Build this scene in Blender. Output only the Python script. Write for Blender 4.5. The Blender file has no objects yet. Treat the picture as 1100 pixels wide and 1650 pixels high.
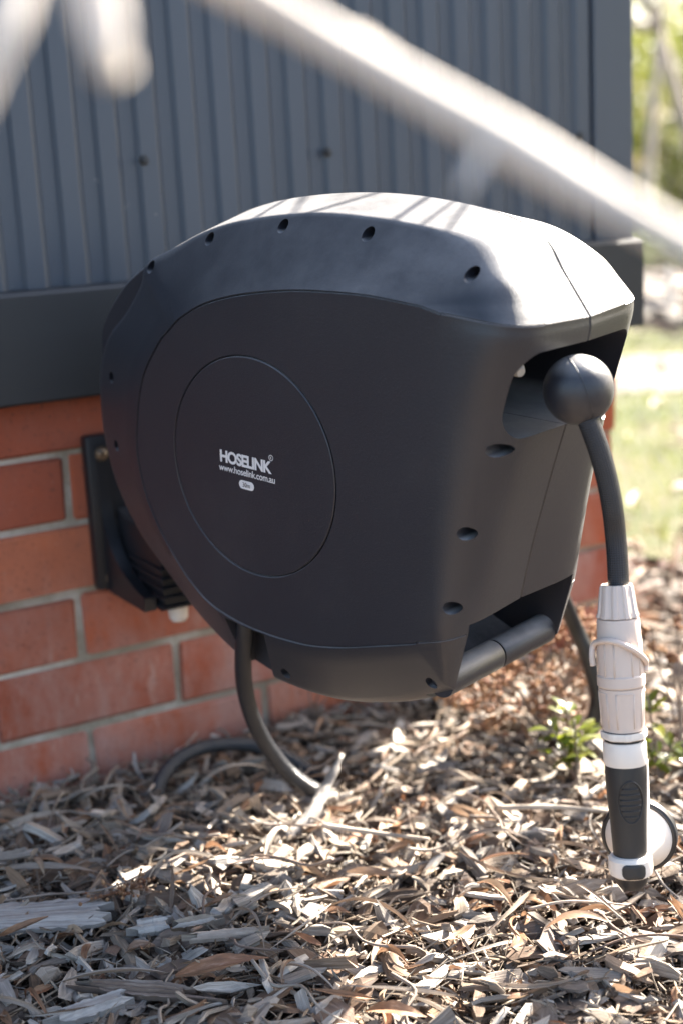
import bpy, bmesh, math, random
import numpy as np
from mathutils import Vector, Matrix

RNG = np.random.default_rng(7)
random.seed(7)
S = bpy.context.scene
COL = S.collection

# ------------------------------------------------------------------ camera
ZG = 0.06                                   # height of the brick datum above the mulch
CAM_C = Vector((0.2755, -1.6007, 0.6439 + ZG))
CAM_R = Vector((0.8598, -0.5079, -0.0524))
CAM_D = Vector((-0.1599, -0.1704, -0.9723))
CAM_F = Vector((0.4849, 0.8444, -0.2278))
FPX = 2309.0
cd = bpy.data.cameras.new('camera')
cam = bpy.data.objects.new('camera', cd)
COL.objects.link(cam)
cam.matrix_world = Matrix((
    (CAM_R.x, -CAM_D.x, -CAM_F.x, CAM_C.x),
    (CAM_R.y, -CAM_D.y, -CAM_F.y, CAM_C.y),
    (CAM_R.z, -CAM_D.z, -CAM_F.z, CAM_C.z),
    (0, 0, 0, 1)))
cd.sensor_fit = 'VERTICAL'
cd.sensor_height = 36.0
cd.sensor_width = 24.0
cd.lens = 36.0 * FPX / 1650.0
cd.clip_start = 0.02
cd.clip_end = 500.0
cd.dof.use_dof = True
cd.dof.focus_distance = 1.31
cd.dof.aperture_fstop = 2.8
S.camera = cam

# ------------------------------------------------------------------ light
SUN_EL = math.radians(38.0)
SUN_AZ = math.radians(17.0)                 # measured from +x (along the wall) towards +y (behind it)
sun_dir = Vector((math.cos(SUN_EL) * math.cos(SUN_AZ), math.cos(SUN_EL) * math.sin(SUN_AZ), math.sin(SUN_EL)))
W = bpy.data.worlds.new('World')
S.world = W
W.use_nodes = True
wn = W.node_tree.nodes
wl = W.node_tree.links
wn.clear()
wo = wn.new('ShaderNodeOutputWorld')
wb = wn.new('ShaderNodeBackground')
sky = wn.new('ShaderNodeTexSky')
sky.sky_type = 'NISHITA'
sky.sun_disc = False
sky.sun_elevation = SUN_EL
sky.sun_rotation = math.pi / 2 - SUN_AZ
sky.air_density = 1.0
sky.dust_density = 3.0
sky.ozone_density = 1.0
wb.inputs['Strength'].default_value = 0.061
wt = wn.new('ShaderNodeMix'); wt.data_type = 'RGBA'; wt.blend_type = 'MULTIPLY'
wt.inputs[0].default_value = 1.0; wt.inputs[7].default_value = (1.03, 1.0, 0.96, 1.0)   # camera white balance of the shade
wl.new(sky.outputs[0], wt.inputs[6])
wl.new(wt.outputs[2], wb.inputs[0])
wl.new(wb.outputs[0], wo.inputs[0])
ld = bpy.data.lights.new('sun', 'SUN')
ld.energy = 5.0
ld.angle = math.radians(0.53)
ld.color = (1.0, 0.92, 0.80)
lo = bpy.data.objects.new('sun', ld)
COL.objects.link(lo)
lo.rotation_euler = sun_dir.to_track_quat('Z', 'Y').to_euler()
lo.location = sun_dir * 20

S.view_settings.view_transform = 'Standard'
S.view_settings.look = 'None'
S.view_settings.gamma = 1.0
S.view_settings.exposure = 3.05
S.view_settings.use_curve_mapping = False
S.render.engine = 'CYCLES'
S.cycles.use_denoising = True
S.cycles.max_bounces = 8
S.cycles.sample_clamp_indirect = 8.0


# ------------------------------------------------------------------ helpers
def tag(o, label=None, cat=None, group=None, kind=None):
    if label: o['label'] = label
    if cat: o['category'] = cat
    if group: o['group'] = group
    if kind: o['kind'] = kind
    return o


def empty(name, loc=(0, 0, 0), parent=None):
    o = bpy.data.objects.new(name, None)
    o.empty_display_size = 0.05
    COL.objects.link(o)
    o.location = loc
    if parent: o.parent = parent
    return o


def mk_mesh(name, verts, faces, mat=None, smooth=True, uv=None, sharp=None):
    me = bpy.data.meshes.new(name)
    verts = np.asarray(verts, dtype=np.float64)
    if isinstance(faces, np.ndarray) and faces.ndim == 2:
        n, k = faces.shape
        me.vertices.add(len(verts))
        me.vertices.foreach_set('co', verts.astype(np.float32).ravel())
        me.loops.add(n * k)
        me.loops.foreach_set('vertex_index', faces.astype(np.int32).ravel())
        me.polygons.add(n)
        me.polygons.foreach_set('loop_start', np.arange(0, n * k, k, dtype=np.int32))
        me.update(calc_edges=True)
    else:
        me.from_pydata([tuple(v) for v in verts], [], [tuple(f) for f in faces])
        me.update()
    if uv is not None:
        lay = me.uv_layers.new(name='UVMap')
        li = np.zeros(len(me.loops), dtype=np.int32)
        me.loops.foreach_get('vertex_index', li)
        lay.data.foreach_set('uv', np.asarray(uv, dtype=np.float32)[li].ravel())
    me.polygons.foreach_set('use_smooth', np.full(len(me.polygons), bool(smooth)))
    if sharp is not None:
        me.set_sharp_from_angle(angle=math.radians(sharp))
    if mat: me.materials.append(mat)
    return me


def link(name, me, parent=None, loc=None, rot=None, scale=None):
    o = bpy.data.objects.new(name, me)
    COL.objects.link(o)
    if parent: o.parent = parent
    if loc is not None: o.location = loc
    if rot is not None: o.rotation_euler = rot
    if scale is not None: o.scale = scale
    return o


def obj(name, verts, faces, mat, parent=None, smooth=True, uv=None, sharp=None):
    return link(name, mk_mesh(name, verts, faces, mat, smooth, uv, sharp), parent)


def join(*parts):
    V, F, U, off = [], [], [], 0
    hasuv = all(len(p) > 2 and p[2] is not None for p in parts)
    for p in parts:
        V.append(np.asarray(p[0], dtype=float).reshape(-1, 3))
        F += [tuple(int(i) + off for i in f) for f in p[1]]
        if hasuv: U.append(np.asarray(p[2]))
        off += len(V[-1])
    return np.concatenate(V), F, (np.concatenate(U) if hasuv else None)


def catmull(P, sub=6, closed=False):
    P = np.asarray(P, dtype=float)
    n = len(P)
    out = []
    rng = range(n if closed else n - 1)
    for i in rng:
        if closed:
            p0, p1, p2, p3 = P[(i - 1) % n], P[i], P[(i + 1) % n], P[(i + 2) % n]
        else:
            p1, p2 = P[i], P[i + 1]
            p0 = P[i - 1] if i > 0 else 2 * p1 - p2
            p3 = P[i + 2] if i + 2 < n else 2 * p2 - p1
        for k in range(sub):
            t = k / sub
            out.append(0.5 * ((2 * p1) + (-p0 + p2) * t + (2 * p0 - 5 * p1 + 4 * p2 - p3) * t * t + (-p0 + 3 * p1 - 3 * p2 + p3) * t ** 3))
    if not closed: out.append(P[-1])
    return np.array(out)


def tube(path, rad, seg=12, caps=True):
    P = np.asarray(path, dtype=float)
    n = len(P)
    rad = np.full(n, rad) if np.isscalar(rad) else np.asarray(rad, dtype=float)
    T = np.gradient(P, axis=0)
    T /= np.linalg.norm(T, axis=1)[:, None] + 1e-12
    up = np.array([0, 0, 1.0]) if abs(T[0][2]) < 0.9 else np.array([1.0, 0, 0])
    N = up - T[0] * (up @ T[0]); N /= np.linalg.norm(N)
    V, U = [], []
    L = np.concatenate([[0], np.cumsum(np.linalg.norm(np.diff(P, axis=0), axis=1))])
    ang = np.linspace(0, 2 * np.pi, seg, endpoint=False)
    for i in range(n):
        N = N - T[i] * (N @ T[i]); N /= np.linalg.norm(N) + 1e-12
        B = np.cross(T[i], N)
        V.append(P[i] + rad[i] * (np.cos(ang)[:, None] * N + np.sin(ang)[:, None] * B))
        U.append(np.stack([np.minimum(ang, 2 * np.pi - ang) * rad[i], np.full(seg, L[i])], 1))
    V = np.concatenate(V); U = np.concatenate(U)
    F = []
    for i in range(n - 1):
        for j in range(seg):
            a = i * seg + j; b = i * seg + (j + 1) % seg
            F.append((a, b, b + seg, a + seg))
    if caps:
        F.append(tuple(range(seg))[::-1])
        F.append(tuple((n - 1) * seg + j for j in range(seg)))
    return V, F, U


def lathe(prof, seg=32, cap0=True, cap1=True, squash=None):
    V, F = [], []
    n = len(prof)
    ang = np.linspace(0, 2 * np.pi, seg, endpoint=False)
    for r, z in prof:
        V.append(np.stack([r * np.cos(ang), r * np.sin(ang), np.full(seg, z)], 1))
    V = np.concatenate(V)
    for i in range(n - 1):
        for j in range(seg):
            a = i * seg + j; b = i * seg + (j + 1) % seg
            F.append((a, b, b + seg, a + seg))
    if cap0: F.append(tuple(range(seg))[::-1])
    if cap1: F.append(tuple((n - 1) * seg + j for j in range(seg)))
    return V, F, None


def box(x0, x1, y0, y1, z0, z1, bev=0.0, segs=1):
    bm = bmesh.new()
    bmesh.ops.create_cube(bm, size=1.0)
    for v in bm.verts:
        v.co = Vector(((x0 + x1) / 2 + v.co.x * (x1 - x0), (y0 + y1) / 2 + v.co.y * (y1 - y0), (z0 + z1) / 2 + v.co.z * (z1 - z0)))
    if bev > 0:
        bmesh.ops.bevel(bm, geom=bm.edges[:], offset=bev, segments=segs, affect='EDGES', profile=0.5)
    bm.verts.index_update()
    V = [tuple(v.co) for v in bm.verts]
    F = [tuple(v.index for v in f.verts) for f in bm.faces]
    bm.free()
    return np.array(V), F, None


def xf(part, M):
    V = np.asarray(part[0], dtype=float)
    A = np.array(M)
    V2 = V @ A[:3, :3].T + A[:3, 3]
    return V2, part[1], (part[2] if len(part) > 2 else None)


def frame_to(zdir, origin, xhint=(1, 0, 0)):
    z = Vector(zdir).normalized()
    x = Vector(xhint)
    x = (x - z * x.dot(z)).normalized()
    y = z.cross(x)
    return Matrix(((x.x, y.x, z.x, origin[0]), (x.y, y.y, z.y, origin[1]), (x.z, y.z, z.z, origin[2]), (0, 0, 0, 1)))


def pix(x, y, depth):
    """point of the place seen at a pixel of the photograph, at a known distance along the lens axis"""
    v = CAM_F + CAM_R * ((x - 550) / FPX) + CAM_D * ((y - 825) / FPX)
    return CAM_C + v * depth


def pix_y(x, y, Y):
    v = CAM_F + CAM_R * ((x - 550) / FPX) + CAM_D * ((y - 825) / FPX)
    return CAM_C + v * ((Y - CAM_C.y) / v.y)


def pix_z(x, y, Zc):
    v = CAM_F + CAM_R * ((x - 550) / FPX) + CAM_D * ((y - 825) / FPX)
    return CAM_C + v * ((Zc - CAM_C.z) / v.z)


# ------------------------------------------------------------------ materials
class NT:
    def __init__(self, name):
        self.m = bpy.data.materials.new(name)
        self.m.use_nodes = True
        self.t = self.m.node_tree
        self.b = self.t.nodes['Principled BSDF']
        self.out = self.t.nodes['Material Output']

    def n(self, typ, **kw):
        nd = self.t.nodes.new(typ)
        for k, v in kw.items():
            if k == 'ins':
                for a, b in v.items():
                    nd.inputs[a].default_value = b
            else:
                setattr(nd, k, v)
        return nd

    def l(self, a, b):
        self.t.links.new(a, b)

    def ramp(self, fac, stops, interp='LINEAR'):
        r = self.n('ShaderNodeValToRGB')
        r.color_ramp.interpolation = interp
        el = r.color_ramp.elements
        while len(el) < len(stops): el.new(0.5)
        for e, (p, c) in zip(el, stops):
            e.position = p
            e.color = (c[0], c[1], c[2], 1.0) if not np.isscalar(c) else (c, c, c, 1.0)
        self.l(fac, r.inputs[0])
        return r.outputs[0]

    def noise(self, vec=None, scale=5.0, detail=4.0, rough=0.55, dist=0.0):
        nd = self.n('ShaderNodeTexNoise', ins={'Scale': scale, 'Detail': detail, 'Roughness': rough, 'Distortion': dist})
        if vec is not None: self.l(vec, nd.inputs['Vector'])
        return nd.outputs[0]

    def coord(self, which='Object'):
        return self.n('ShaderNodeTexCoord').outputs[which]

    def mapping(self, vec, scale=(1, 1, 1), loc=(0, 0, 0)):
        nd = self.n('ShaderNodeMapping')
        nd.inputs['Scale'].default_value = scale
        nd.inputs['Location'].default_value = loc
        self.l(vec, nd.inputs['Vector'])
        return nd.outputs[0]

    def math(self, op, a, b=None, clamp=False):
        nd = self.n('ShaderNodeMath', operation=op, use_clamp=clamp)
        for i, x in enumerate((a, b)):
            if x is None: continue
            if isinstance(x, (int, float)): nd.inputs[i].default_value = x
            else: self.l(x, nd.inputs[i])
        return nd.outputs[0]

    def mix(self, fac, a, b, blend='MIX'):
        nd = self.n('ShaderNodeMix', data_type='RGBA', blend_type=blend)
        for s, x in ((nd.inputs[0], fac), (nd.inputs[6], a), (nd.inputs[7], b)):
            if isinstance(x, (int, float)): s.default_value = x
            elif isinstance(x, (tuple, list)): s.default_value = (x[0], x[1], x[2], 1.0)
            else: self.l(x, s)
        return nd.outputs[2]

    def bump(self, h, strength=0.3, dist=0.001):
        nd = self.n('ShaderNodeBump', ins={'Strength': strength, 'Distance': dist})
        self.l(h, nd.inputs['Height'])
        self.l(nd.outputs[0], self.b.inputs['Normal'])
        return nd

    def base(self, c):
        s = self.b.inputs['Base Color']
        if isinstance(c, (tuple, list)): s.default_value = (c[0], c[1], c[2], 1.0)
        else: self.l(c, s)

    def rough(self, r):
        s = self.b.inputs['Roughness']
        if isinstance(r, (int, float)): s.default_value = r
        else: self.l(r, s)


def m_plastic(name, col, rough=0.45, specks=False, bump=0.12, sheen=0.0):
    k = NT(name)
    if sheen:
        k.b.inputs['Sheen Weight'].default_value = sheen
        k.b.inputs['Sheen Roughness'].default_value = 0.35
        k.b.inputs['Specular IOR Level'].default_value = 0.65
    co = k.coord('Object')
    sm = k.noise(co, 9.0, 5.0, 0.6)
    c = k.mix(k.math('MULTIPLY', sm, 0.5), col, tuple(min(1, x * 1.22 + 0.002) for x in col))
    if specks:
        v = k.n('ShaderNodeTexVoronoi', feature='DISTANCE_TO_EDGE') if False else k.n('ShaderNodeTexVoronoi', ins={'Scale': 55.0})
        k.l(co, v.inputs['Vector'])
        w = k.n('ShaderNodeTexWhiteNoise')
        k.l(v.outputs['Position'], w.inputs['Vector'])
        size = k.math('MULTIPLY', k.math('SUBTRACT', w.outputs[0], 0.80, True), 0.12)
        mask = k.math('LESS_THAN', v.outputs['Distance'], size)
        sc = k.noise(k.mapping(co, (60, 8, 14)), 5.0, 3.0)
        c = k.mix(k.math('MULTIPLY', mask, 0.5), c, (0.25, 0.24, 0.23))
        dust = k.ramp(k.noise(co, 4.0, 8.0, 0.7), [(0.52, 0.0), (0.8, 1.0)])
        c = k.mix(k.math('MULTIPLY', dust, 0.05), c, (0.3, 0.27, 0.24))
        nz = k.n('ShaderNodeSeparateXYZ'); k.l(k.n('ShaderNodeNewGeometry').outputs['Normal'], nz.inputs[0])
        top_glare = k.math('MULTIPLY', k.ramp(nz.outputs[2], [(0.45, 0.0), (0.85, 1.0)]), k.ramp(k.noise(co, 22.0, 7.0, 0.7), [(0.25, 0.35), (0.65, 1.0)]))
        c = k.mix(k.math('MULTIPLY', top_glare, 0.70), c, (0.36, 0.355, 0.36))  # upward faces paled: the sun glare on the top is put into the colour
        scr = k.ramp(k.noise(k.mapping(co, (9, 30, 160)), 1.0, 4.0, 0.7, 1.5), [(0.70, 0.0), (0.74, 1.0)])
        c = k.mix(k.math('MULTIPLY', scr, 0.06), c, (0.3, 0.3, 0.3))
        k.rough(k.math('ADD', k.math('MULTIPLY', sm, 0.14), rough - 0.07))
    else:
        k.rough(rough)
    k.base(c)
    fine = k.math('ADD', k.noise(co, 1600.0, 2.0, 0.6), k.math('MULTIPLY', k.noise(co, 420.0, 3.0, 0.6), 1.2))
    k.bump(fine, bump, 0.0004)
    return k.m


M = {}
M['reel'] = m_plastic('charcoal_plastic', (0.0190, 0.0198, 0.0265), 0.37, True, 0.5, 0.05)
M['black'] = m_plastic('black_plastic', (0.010, 0.011, 0.014), 0.42)
M['rubber'] = m_plastic('grip_rubber', (0.020, 0.020, 0.021), 0.5)
M['cream'] = m_plastic('pale_grey_plastic', (0.60, 0.495, 0.43), 0.38)
M['white'] = m_plastic('white_plastic', (0.73, 0.665, 0.60), 0.35)
M['ink'] = m_plastic('white_print', (0.74, 0.70, 0.68), 0.6)
M['steel'] = NT('zinc_steel').m
_k = M['steel'].node_tree.nodes['Principled BSDF']
_k.inputs['Base Color'].default_value = (0.20, 0.155, 0.115, 1); _k.inputs['Metallic'].default_value = 0.8; _k.inputs['Roughness'].default_value = 0.4

# hose: dark braided hose
k = NT('braided_hose')
uvc = k.coord('UV')
sep = k.n('ShaderNodeSeparateXYZ'); k.l(uvc, sep.inputs[0])
d1 = k.math('ADD', k.math('MULTIPLY', sep.outputs[0], 1500.0), k.math('MULTIPLY', sep.outputs[1], 1500.0))
d2 = k.math('SUBTRACT', k.math('MULTIPLY', sep.outputs[0], 1500.0), k.math('MULTIPLY', sep.outputs[1], 1500.0))
br = k.math('MULTIPLY', k.math('SINE', d1), k.math('SINE', d2))
k.base(k.mix(k.math('MULTIPLY', k.math('ADD', br, 1.0), 0.5), (0.006, 0.0075, 0.011), (0.030, 0.033, 0.041)))
k.rough(0.27)
k.bump(br, 0.6, 0.0007)
k.b.inputs['Specular IOR Level'].default_value = 0.5
M['hose'] = k.m
M['hose_plain'] = m_plastic('dark_hose', (0.012, 0.014, 0.018), 0.30)

# brick
k = NT('red_brick')
co = k.coord('Object')
oi = k.n('ShaderNodeObjectInfo')
rnd = oi.outputs['Random']
geo = k.n('ShaderNodeNewGeometry')
pos = geo.outputs['Position']
tint = k.ramp(rnd, [(0.0, (0.30, 0.062, 0.026)), (0.35, (0.45, 0.105, 0.040)), (0.7, (0.36, 0.082, 0.034)), (1.0, (0.48, 0.135, 0.058))])
n1 = k.noise(pos, 14.0, 6.0, 0.65)
tint = k.mix(k.math('MULTIPLY', k.ramp(n1, [(0.35, 0.0), (0.7, 1.0)]), 0.35), tint, (0.20, 0.075, 0.05))
n2 = k.noise(k.mapping(pos, (9, 9, 4), (3.1, 0, 7.7)), 1.0, 8.0, 0.7)
sp = k.n('ShaderNodeSeparateXYZ'); k.l(pos, sp.inputs[0])
low = k.ramp(k.math('ADD', sp.outputs[2], k.math('MULTIPLY', k.math('SUBTRACT', rnd, 0.5), 0.05)), [(0.10, 1.0), (0.30, 0.12)])
salt = k.math('MULTIPLY', k.ramp(n2, [(0.40, 0.0), (0.62, 1.0)]), low)
tint = k.mix(k.math('MULTIPLY', salt, 0.55), tint, (0.42, 0.30, 0.26))
n2b = k.noise(k.mapping(pos, (40, 40, 7), (1, 0, 2)), 1.0, 6.0, 0.7)
streak = k.math('MULTIPLY', k.ramp(n2b, [(0.56, 0.0), (0.72, 1.0)]), low)
tint = k.mix(k.math('MULTIPLY', streak, 0.45), tint, (0.50, 0.44, 0.38))
n3 = k.noise(pos, 260.0, 4.0, 0.6)
pit = k.ramp(n3, [(0.28, 0.0), (0.4, 1.0)])
tint = k.mix(k.math('SUBTRACT', 1.0, pit), tint, (0.10, 0.04, 0.03))
n4 = k.noise(pos, 85.0, 5.0, 0.7)
tint = k.mix(k.math('MULTIPLY', k.ramp(n4, [(0.58, 0.0), (0.66, 1.0)]), 0.30), tint, (0.13, 0.05, 0.035))
tint = k.mix(k.math('MULTIPLY', k.ramp(k.noise(k.mapping(pos, (1, 1, 1), (5, 2, 9)), 120.0, 4.0, 0.7), [(0.66, 0.0), (0.71, 1.0)]), 0.30), tint, (0.55, 0.42, 0.34))
k.base(tint)
k.rough(0.85)
k.bump(k.math('ADD', k.math('MULTIPLY', pit, 0.6), k.noise(pos, 40.0, 6.0, 0.7)), 0.5, 0.002)
M['brick'] = k.m

k = NT('mortar')
pos = k.n('ShaderNodeNewGeometry').outputs['Position']
a = k.noise(pos, 4.5, 8.0, 0.72)
c = k.ramp(a, [(0.32, (0.18, 0.14, 0.095)), (0.48, (0.36, 0.31, 0.24)), (0.64, (0.62, 0.575, 0.51))])
k.base(c)
k.rough(0.95)
k.bump(k.noise(pos, 180.0, 5.0, 0.7), 0.8, 0.003)
M['mortar'] = k.m

# painted steel sheet
k = NT('slate_painted_steel')
pos = k.n('ShaderNodeNewGeometry').outputs['Position']
a = k.noise(k.mapping(pos, (6, 6, 1.2)), 1.0, 6.0, 0.6)
c = k.mix(a, (0.058, 0.070, 0.090), (0.084, 0.099, 0.124))
b = k.ramp(k.noise(pos, 60.0, 3.0, 0.6), [(0.72, 0.0), (0.76, 1.0)])
c = k.mix(k.math('MULTIPLY', b, 0.35), c, (0.3, 0.3, 0.3))
k.base(c)
k.b.inputs['Metallic'].default_value = 0.15
k.rough(k.math('ADD', k.math('MULTIPLY', a, 0.2), 0.30))
M['clad'] = k.m
k = NT('dark_flashing_steel')
pos = k.n('ShaderNodeNewGeometry').outputs['Position']
a = k.noise(k.mapping(pos, (3, 6, 12)), 1.0, 6.0, 0.6)
k.base(k.mix(a, (0.016, 0.018, 0.021), (0.028, 0.031, 0.035)))
k.rough(0.5)
M['flash'] = k.m

# weathered wood chips / leaves: colour by piece, grain along the piece (UV.x = along, in metres)
def m_piece(name, stops, grain=(28.0, 420.0), rough=0.8, bump=0.7, trans=0.0):
    k = NT(name)
    oi = k.n('ShaderNodeObjectInfo').outputs['Random']
    isl = k.n('ShaderNodeNewGeometry').outputs['Random Per Island']
    r = k.math('FRACT', k.math('ADD', oi, isl))
    r2 = k.math('FRACT', k.math('MULTIPLY', r, 37.7))
    uv = k.coord('UV')
    off = k.n('ShaderNodeCombineXYZ'); k.l(k.math('MULTIPLY', r, 91.0), off.inputs[0]); k.l(k.math('MULTIPLY', r2, 57.0), off.inputs[1]); k.l(r, off.inputs[2])
    va = k.n('ShaderNodeVectorMath', operation='ADD')
    k.l(k.mapping(uv, (grain[0], grain[1], 1)), va.inputs[0]); k.l(off.outputs[0], va.inputs[1])
    g = k.noise(va.outputs[0], 1.0, 6.0, 0.65, 0.3)
    c = k.ramp(r, stops)
    pos = k.n('ShaderNodeNewGeometry').outputs['Position']
    blot = k.noise(pos, 55.0, 4.0, 0.6)
    c = k.mix(k.ramp(g, [(0.30, 0.85), (0.62, 0.0)]), c, k.mix(0.65, c, (0.03, 0.02, 0.014)))
    c = k.mix(k.math('MULTIPLY', k.ramp(g, [(0.55, 0.0), (0.78, 1.0)]), 0.35), c, (0.62, 0.58, 0.53))
    c = k.mix(k.math('MULTIPLY', k.ramp(blot, [(0.45, 0.0), (0.7, 1.0)]), 0.4), c, k.mix(0.5, c, (0.06, 0.04, 0.03)))
    k.base(c)
    k.rough(rough)
    k.bump(g, bump, 0.0016)
    if trans > 0:
        tr = k.n('ShaderNodeBsdfTranslucent'); k.l(c, tr.inputs[0])
        mx = k.n('ShaderNodeMixShader', ins={0: trans})
        k.l(k.b.outputs[0], mx.inputs[1]); k.l(tr.outputs[0], mx.inputs[2]); k.l(mx.outputs[0], k.out.inputs[0])
    return k.m


M['chip'] = m_piece('weathered_wood', [(0.0, (0.48, 0.44, 0.395)), (0.18, (0.27, 0.24, 0.215)), (0.34, (0.42, 0.345, 0.265)), (0.48, (0.12, 0.080, 0.054)), (0.62, (0.60, 0.55, 0.49)), (0.76, (0.07, 0.047, 0.032)), (0.88, (0.28, 0.18, 0.11)), (1.0, (0.40, 0.365, 0.32))])
M['grey_wood'] = m_piece('silver_grey_wood', [(0.0, (0.47, 0.435, 0.40)), (0.5, (0.40, 0.37, 0.345)), (1.0, (0.52, 0.48, 0.44))], (16.0, 420.0), 0.85, 1.0)
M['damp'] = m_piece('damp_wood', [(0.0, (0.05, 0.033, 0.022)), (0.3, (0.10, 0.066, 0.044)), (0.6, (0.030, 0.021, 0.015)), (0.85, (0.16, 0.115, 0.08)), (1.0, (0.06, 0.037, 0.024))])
M['strip'] = m_piece('bark_strips', [(0.0, (0.40, 0.32, 0.25)), (0.4, (0.52, 0.47, 0.41)), (0.7, (0.20, 0.125, 0.08)), (1.0, (0.46, 0.39, 0.32))], (20.0, 500.0), 0.75, 0.6, 0.15)
M['crumb'] = m_piece('bark_crumbs', [(0.0, (0.06, 0.04, 0.027)), (0.5, (0.13, 0.085, 0.055)), (0.85, (0.04, 0.028, 0.02)), (1.0, (0.34, 0.27, 0.20))])
M['flake'] = m_piece('bark_flakes', [(0.0, (0.20, 0.12, 0.075)), (0.4, (0.10, 0.065, 0.045)), (0.7, (0.30, 0.26, 0.225)), (1.0, (0.16, 0.085, 0.05))], (18.0, 160.0), 0.85, 1.0)
M['fibre'] = m_piece('fine_litter', [(0.0, (0.34, 0.26, 0.18)), (0.3, (0.14, 0.095, 0.065)), (0.6, (0.46, 0.40, 0.32)), (0.85, (0.08, 0.055, 0.038)), (1.0, (0.27, 0.18, 0.115))])
M['leaf'] = m_piece('dry_leaf', [(0.0, (0.28, 0.12, 0.06)), (0.25, (0.40, 0.23, 0.13)), (0.5, (0.30, 0.17, 0.10)), (0.75, (0.48, 0.36, 0.25)), (1.0, (0.22, 0.10, 0.055))], (40.0, 260.0), 0.55, 0.4, 0.25)
M['twig'] = m_piece('grey_brown_twig', [(0.0, (0.30, 0.24, 0.19)), (0.5, (0.20, 0.13, 0.10)), (1.0, (0.38, 0.33, 0.28))], (30.0, 300.0))
M['pale_bark'] = m_piece('pale_bark', [(0.0, (0.46, 0.385, 0.31)), (0.5, (0.52, 0.44, 0.36)), (1.0, (0.42, 0.34, 0.28))], (20.0, 120.0))


k = NT('bleached_bark')
pos = k.n('ShaderNodeNewGeometry').outputs['Position']
k.base(k.ramp(k.noise(pos, 30.0, 3.0, 0.5), [(0.3, (0.56, 0.51, 0.46)), (0.7, (0.73, 0.665, 0.60))]))
k.rough(0.8)
M['bleached'] = k.m


def m_leafgreen(name, c0, c1, trans=0.35, rough=0.4):
    k = NT(name)
    oi = k.n('ShaderNodeObjectInfo').outputs['Random']
    isl = k.n('ShaderNodeNewGeometry').outputs['Random Per Island']
    r = k.math('FRACT', k.math('ADD', oi, isl))
    c = k.ramp(r, [(0.0, c0), (1.0, c1)])
    k.base(c); k.rough(rough)
    tr = k.n('ShaderNodeBsdfTranslucent'); k.l(k.mix(0.5, c, (0.30, 0.36, 0.03)), tr.inputs[0])
    mx = k.n('ShaderNodeMixShader', ins={0: trans})
    k.l(k.b.outputs[0], mx.inputs[1]); k.l(tr.outputs[0], mx.inputs[2]); k.l(mx.outputs[0], k.out.inputs[0])
    return k.m


M['green'] = m_leafgreen('glossy_green_leaf', (0.03, 0.06, 0.014), (0.17, 0.17, 0.03), 0.35, 0.28)
M['hedge'] = m_leafgreen('hedge_leaf', (0.018, 0.032, 0.010), (0.06, 0.068, 0.018), 0.3, 0.5)
M['wattle'] = m_leafgreen('yellow_green_leaf', (0.07, 0.07, 0.018), (0.18, 0.155, 0.04), 0.4, 0.5)
M['sage'] = m_leafgreen('grey_green_leaf', (0.10, 0.13, 0.09), (0.22, 0.25, 0.18), 0.25, 0.6)
M['grass'] = m_leafgreen('lawn_grass', (0.04, 0.06, 0.010), (0.12, 0.125, 0.034), 0.35, 0.5)
M['seed'] = m_leafgreen('brown_seed_head', (0.16, 0.05, 0.025), (0.42, 0.24, 0.13), 0.2, 0.7)

k = NT('bare_soil')
pos = k.n('ShaderNodeNewGeometry').outputs['Position']
a = k.noise(pos, 9.0, 8.0, 0.7)
k.base(k.ramp(a, [(0.3, (0.014, 0.010, 0.007)), (0.7, (0.05, 0.036, 0.026))]))
k.rough(0.95)
k.bump(k.noise(pos, 60.0, 6.0, 0.7), 0.9, 0.01)
M['soil'] = k.m
k = NT('lawn_turf')
pos = k.n('ShaderNodeNewGeometry').outputs['Position']
a = k.noise(pos, 2.3, 8.0, 0.7)
k.base(k.ramp(a, [(0.34, (0.030, 0.044, 0.008)), (0.50, (0.068, 0.078, 0.020)), (0.66, (0.14, 0.115, 0.07))]))
k.rough(0.95)
k.bump(k.noise(pos, 90.0, 5.0, 0.7), 1.0, 0.02)
M['turf'] = k.m
k = NT('pale_gravel')
pos = k.n('ShaderNodeNewGeometry').outputs['Position']
a = k.noise(pos, 30.0, 6.0, 0.7)
k.base(k.ramp(a, [(0.3, (0.15, 0.135, 0.118)), (0.7, (0.25, 0.232, 0.21))]))
k.rough(0.95)
k.bump(k.noise(pos, 120.0, 4.0, 0.7), 1.0, 0.01)
M['gravel'] = k.m

# ------------------------------------------------------------------ ground
def sheet(name, poly, z, mat):
    V = [(x, y, z) for x, y in poly]
    o = obj(name, V, [tuple(range(len(V)))], mat, smooth=False)
    o['kind'] = 'structure'
    return o


def hgt(x, y):
    x = np.asarray(x, dtype=float); y = np.asarray(y, dtype=float)
    h = 0.007 * np.sin(7.3 * x + 2.1 * y + 0.6) * np.cos(5.9 * y - 1.7 * x) + 0.004 * np.sin(19 * x - 11 * y)
    h += 0.010 * np.exp(-((x - 0.85) ** 2 + (y + 0.27) ** 2) / 0.012)
    h += 0.012 * np.exp(-((x - 1.2) ** 2 + (y + 0.02) ** 2) / 0.03)
    return h


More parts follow.
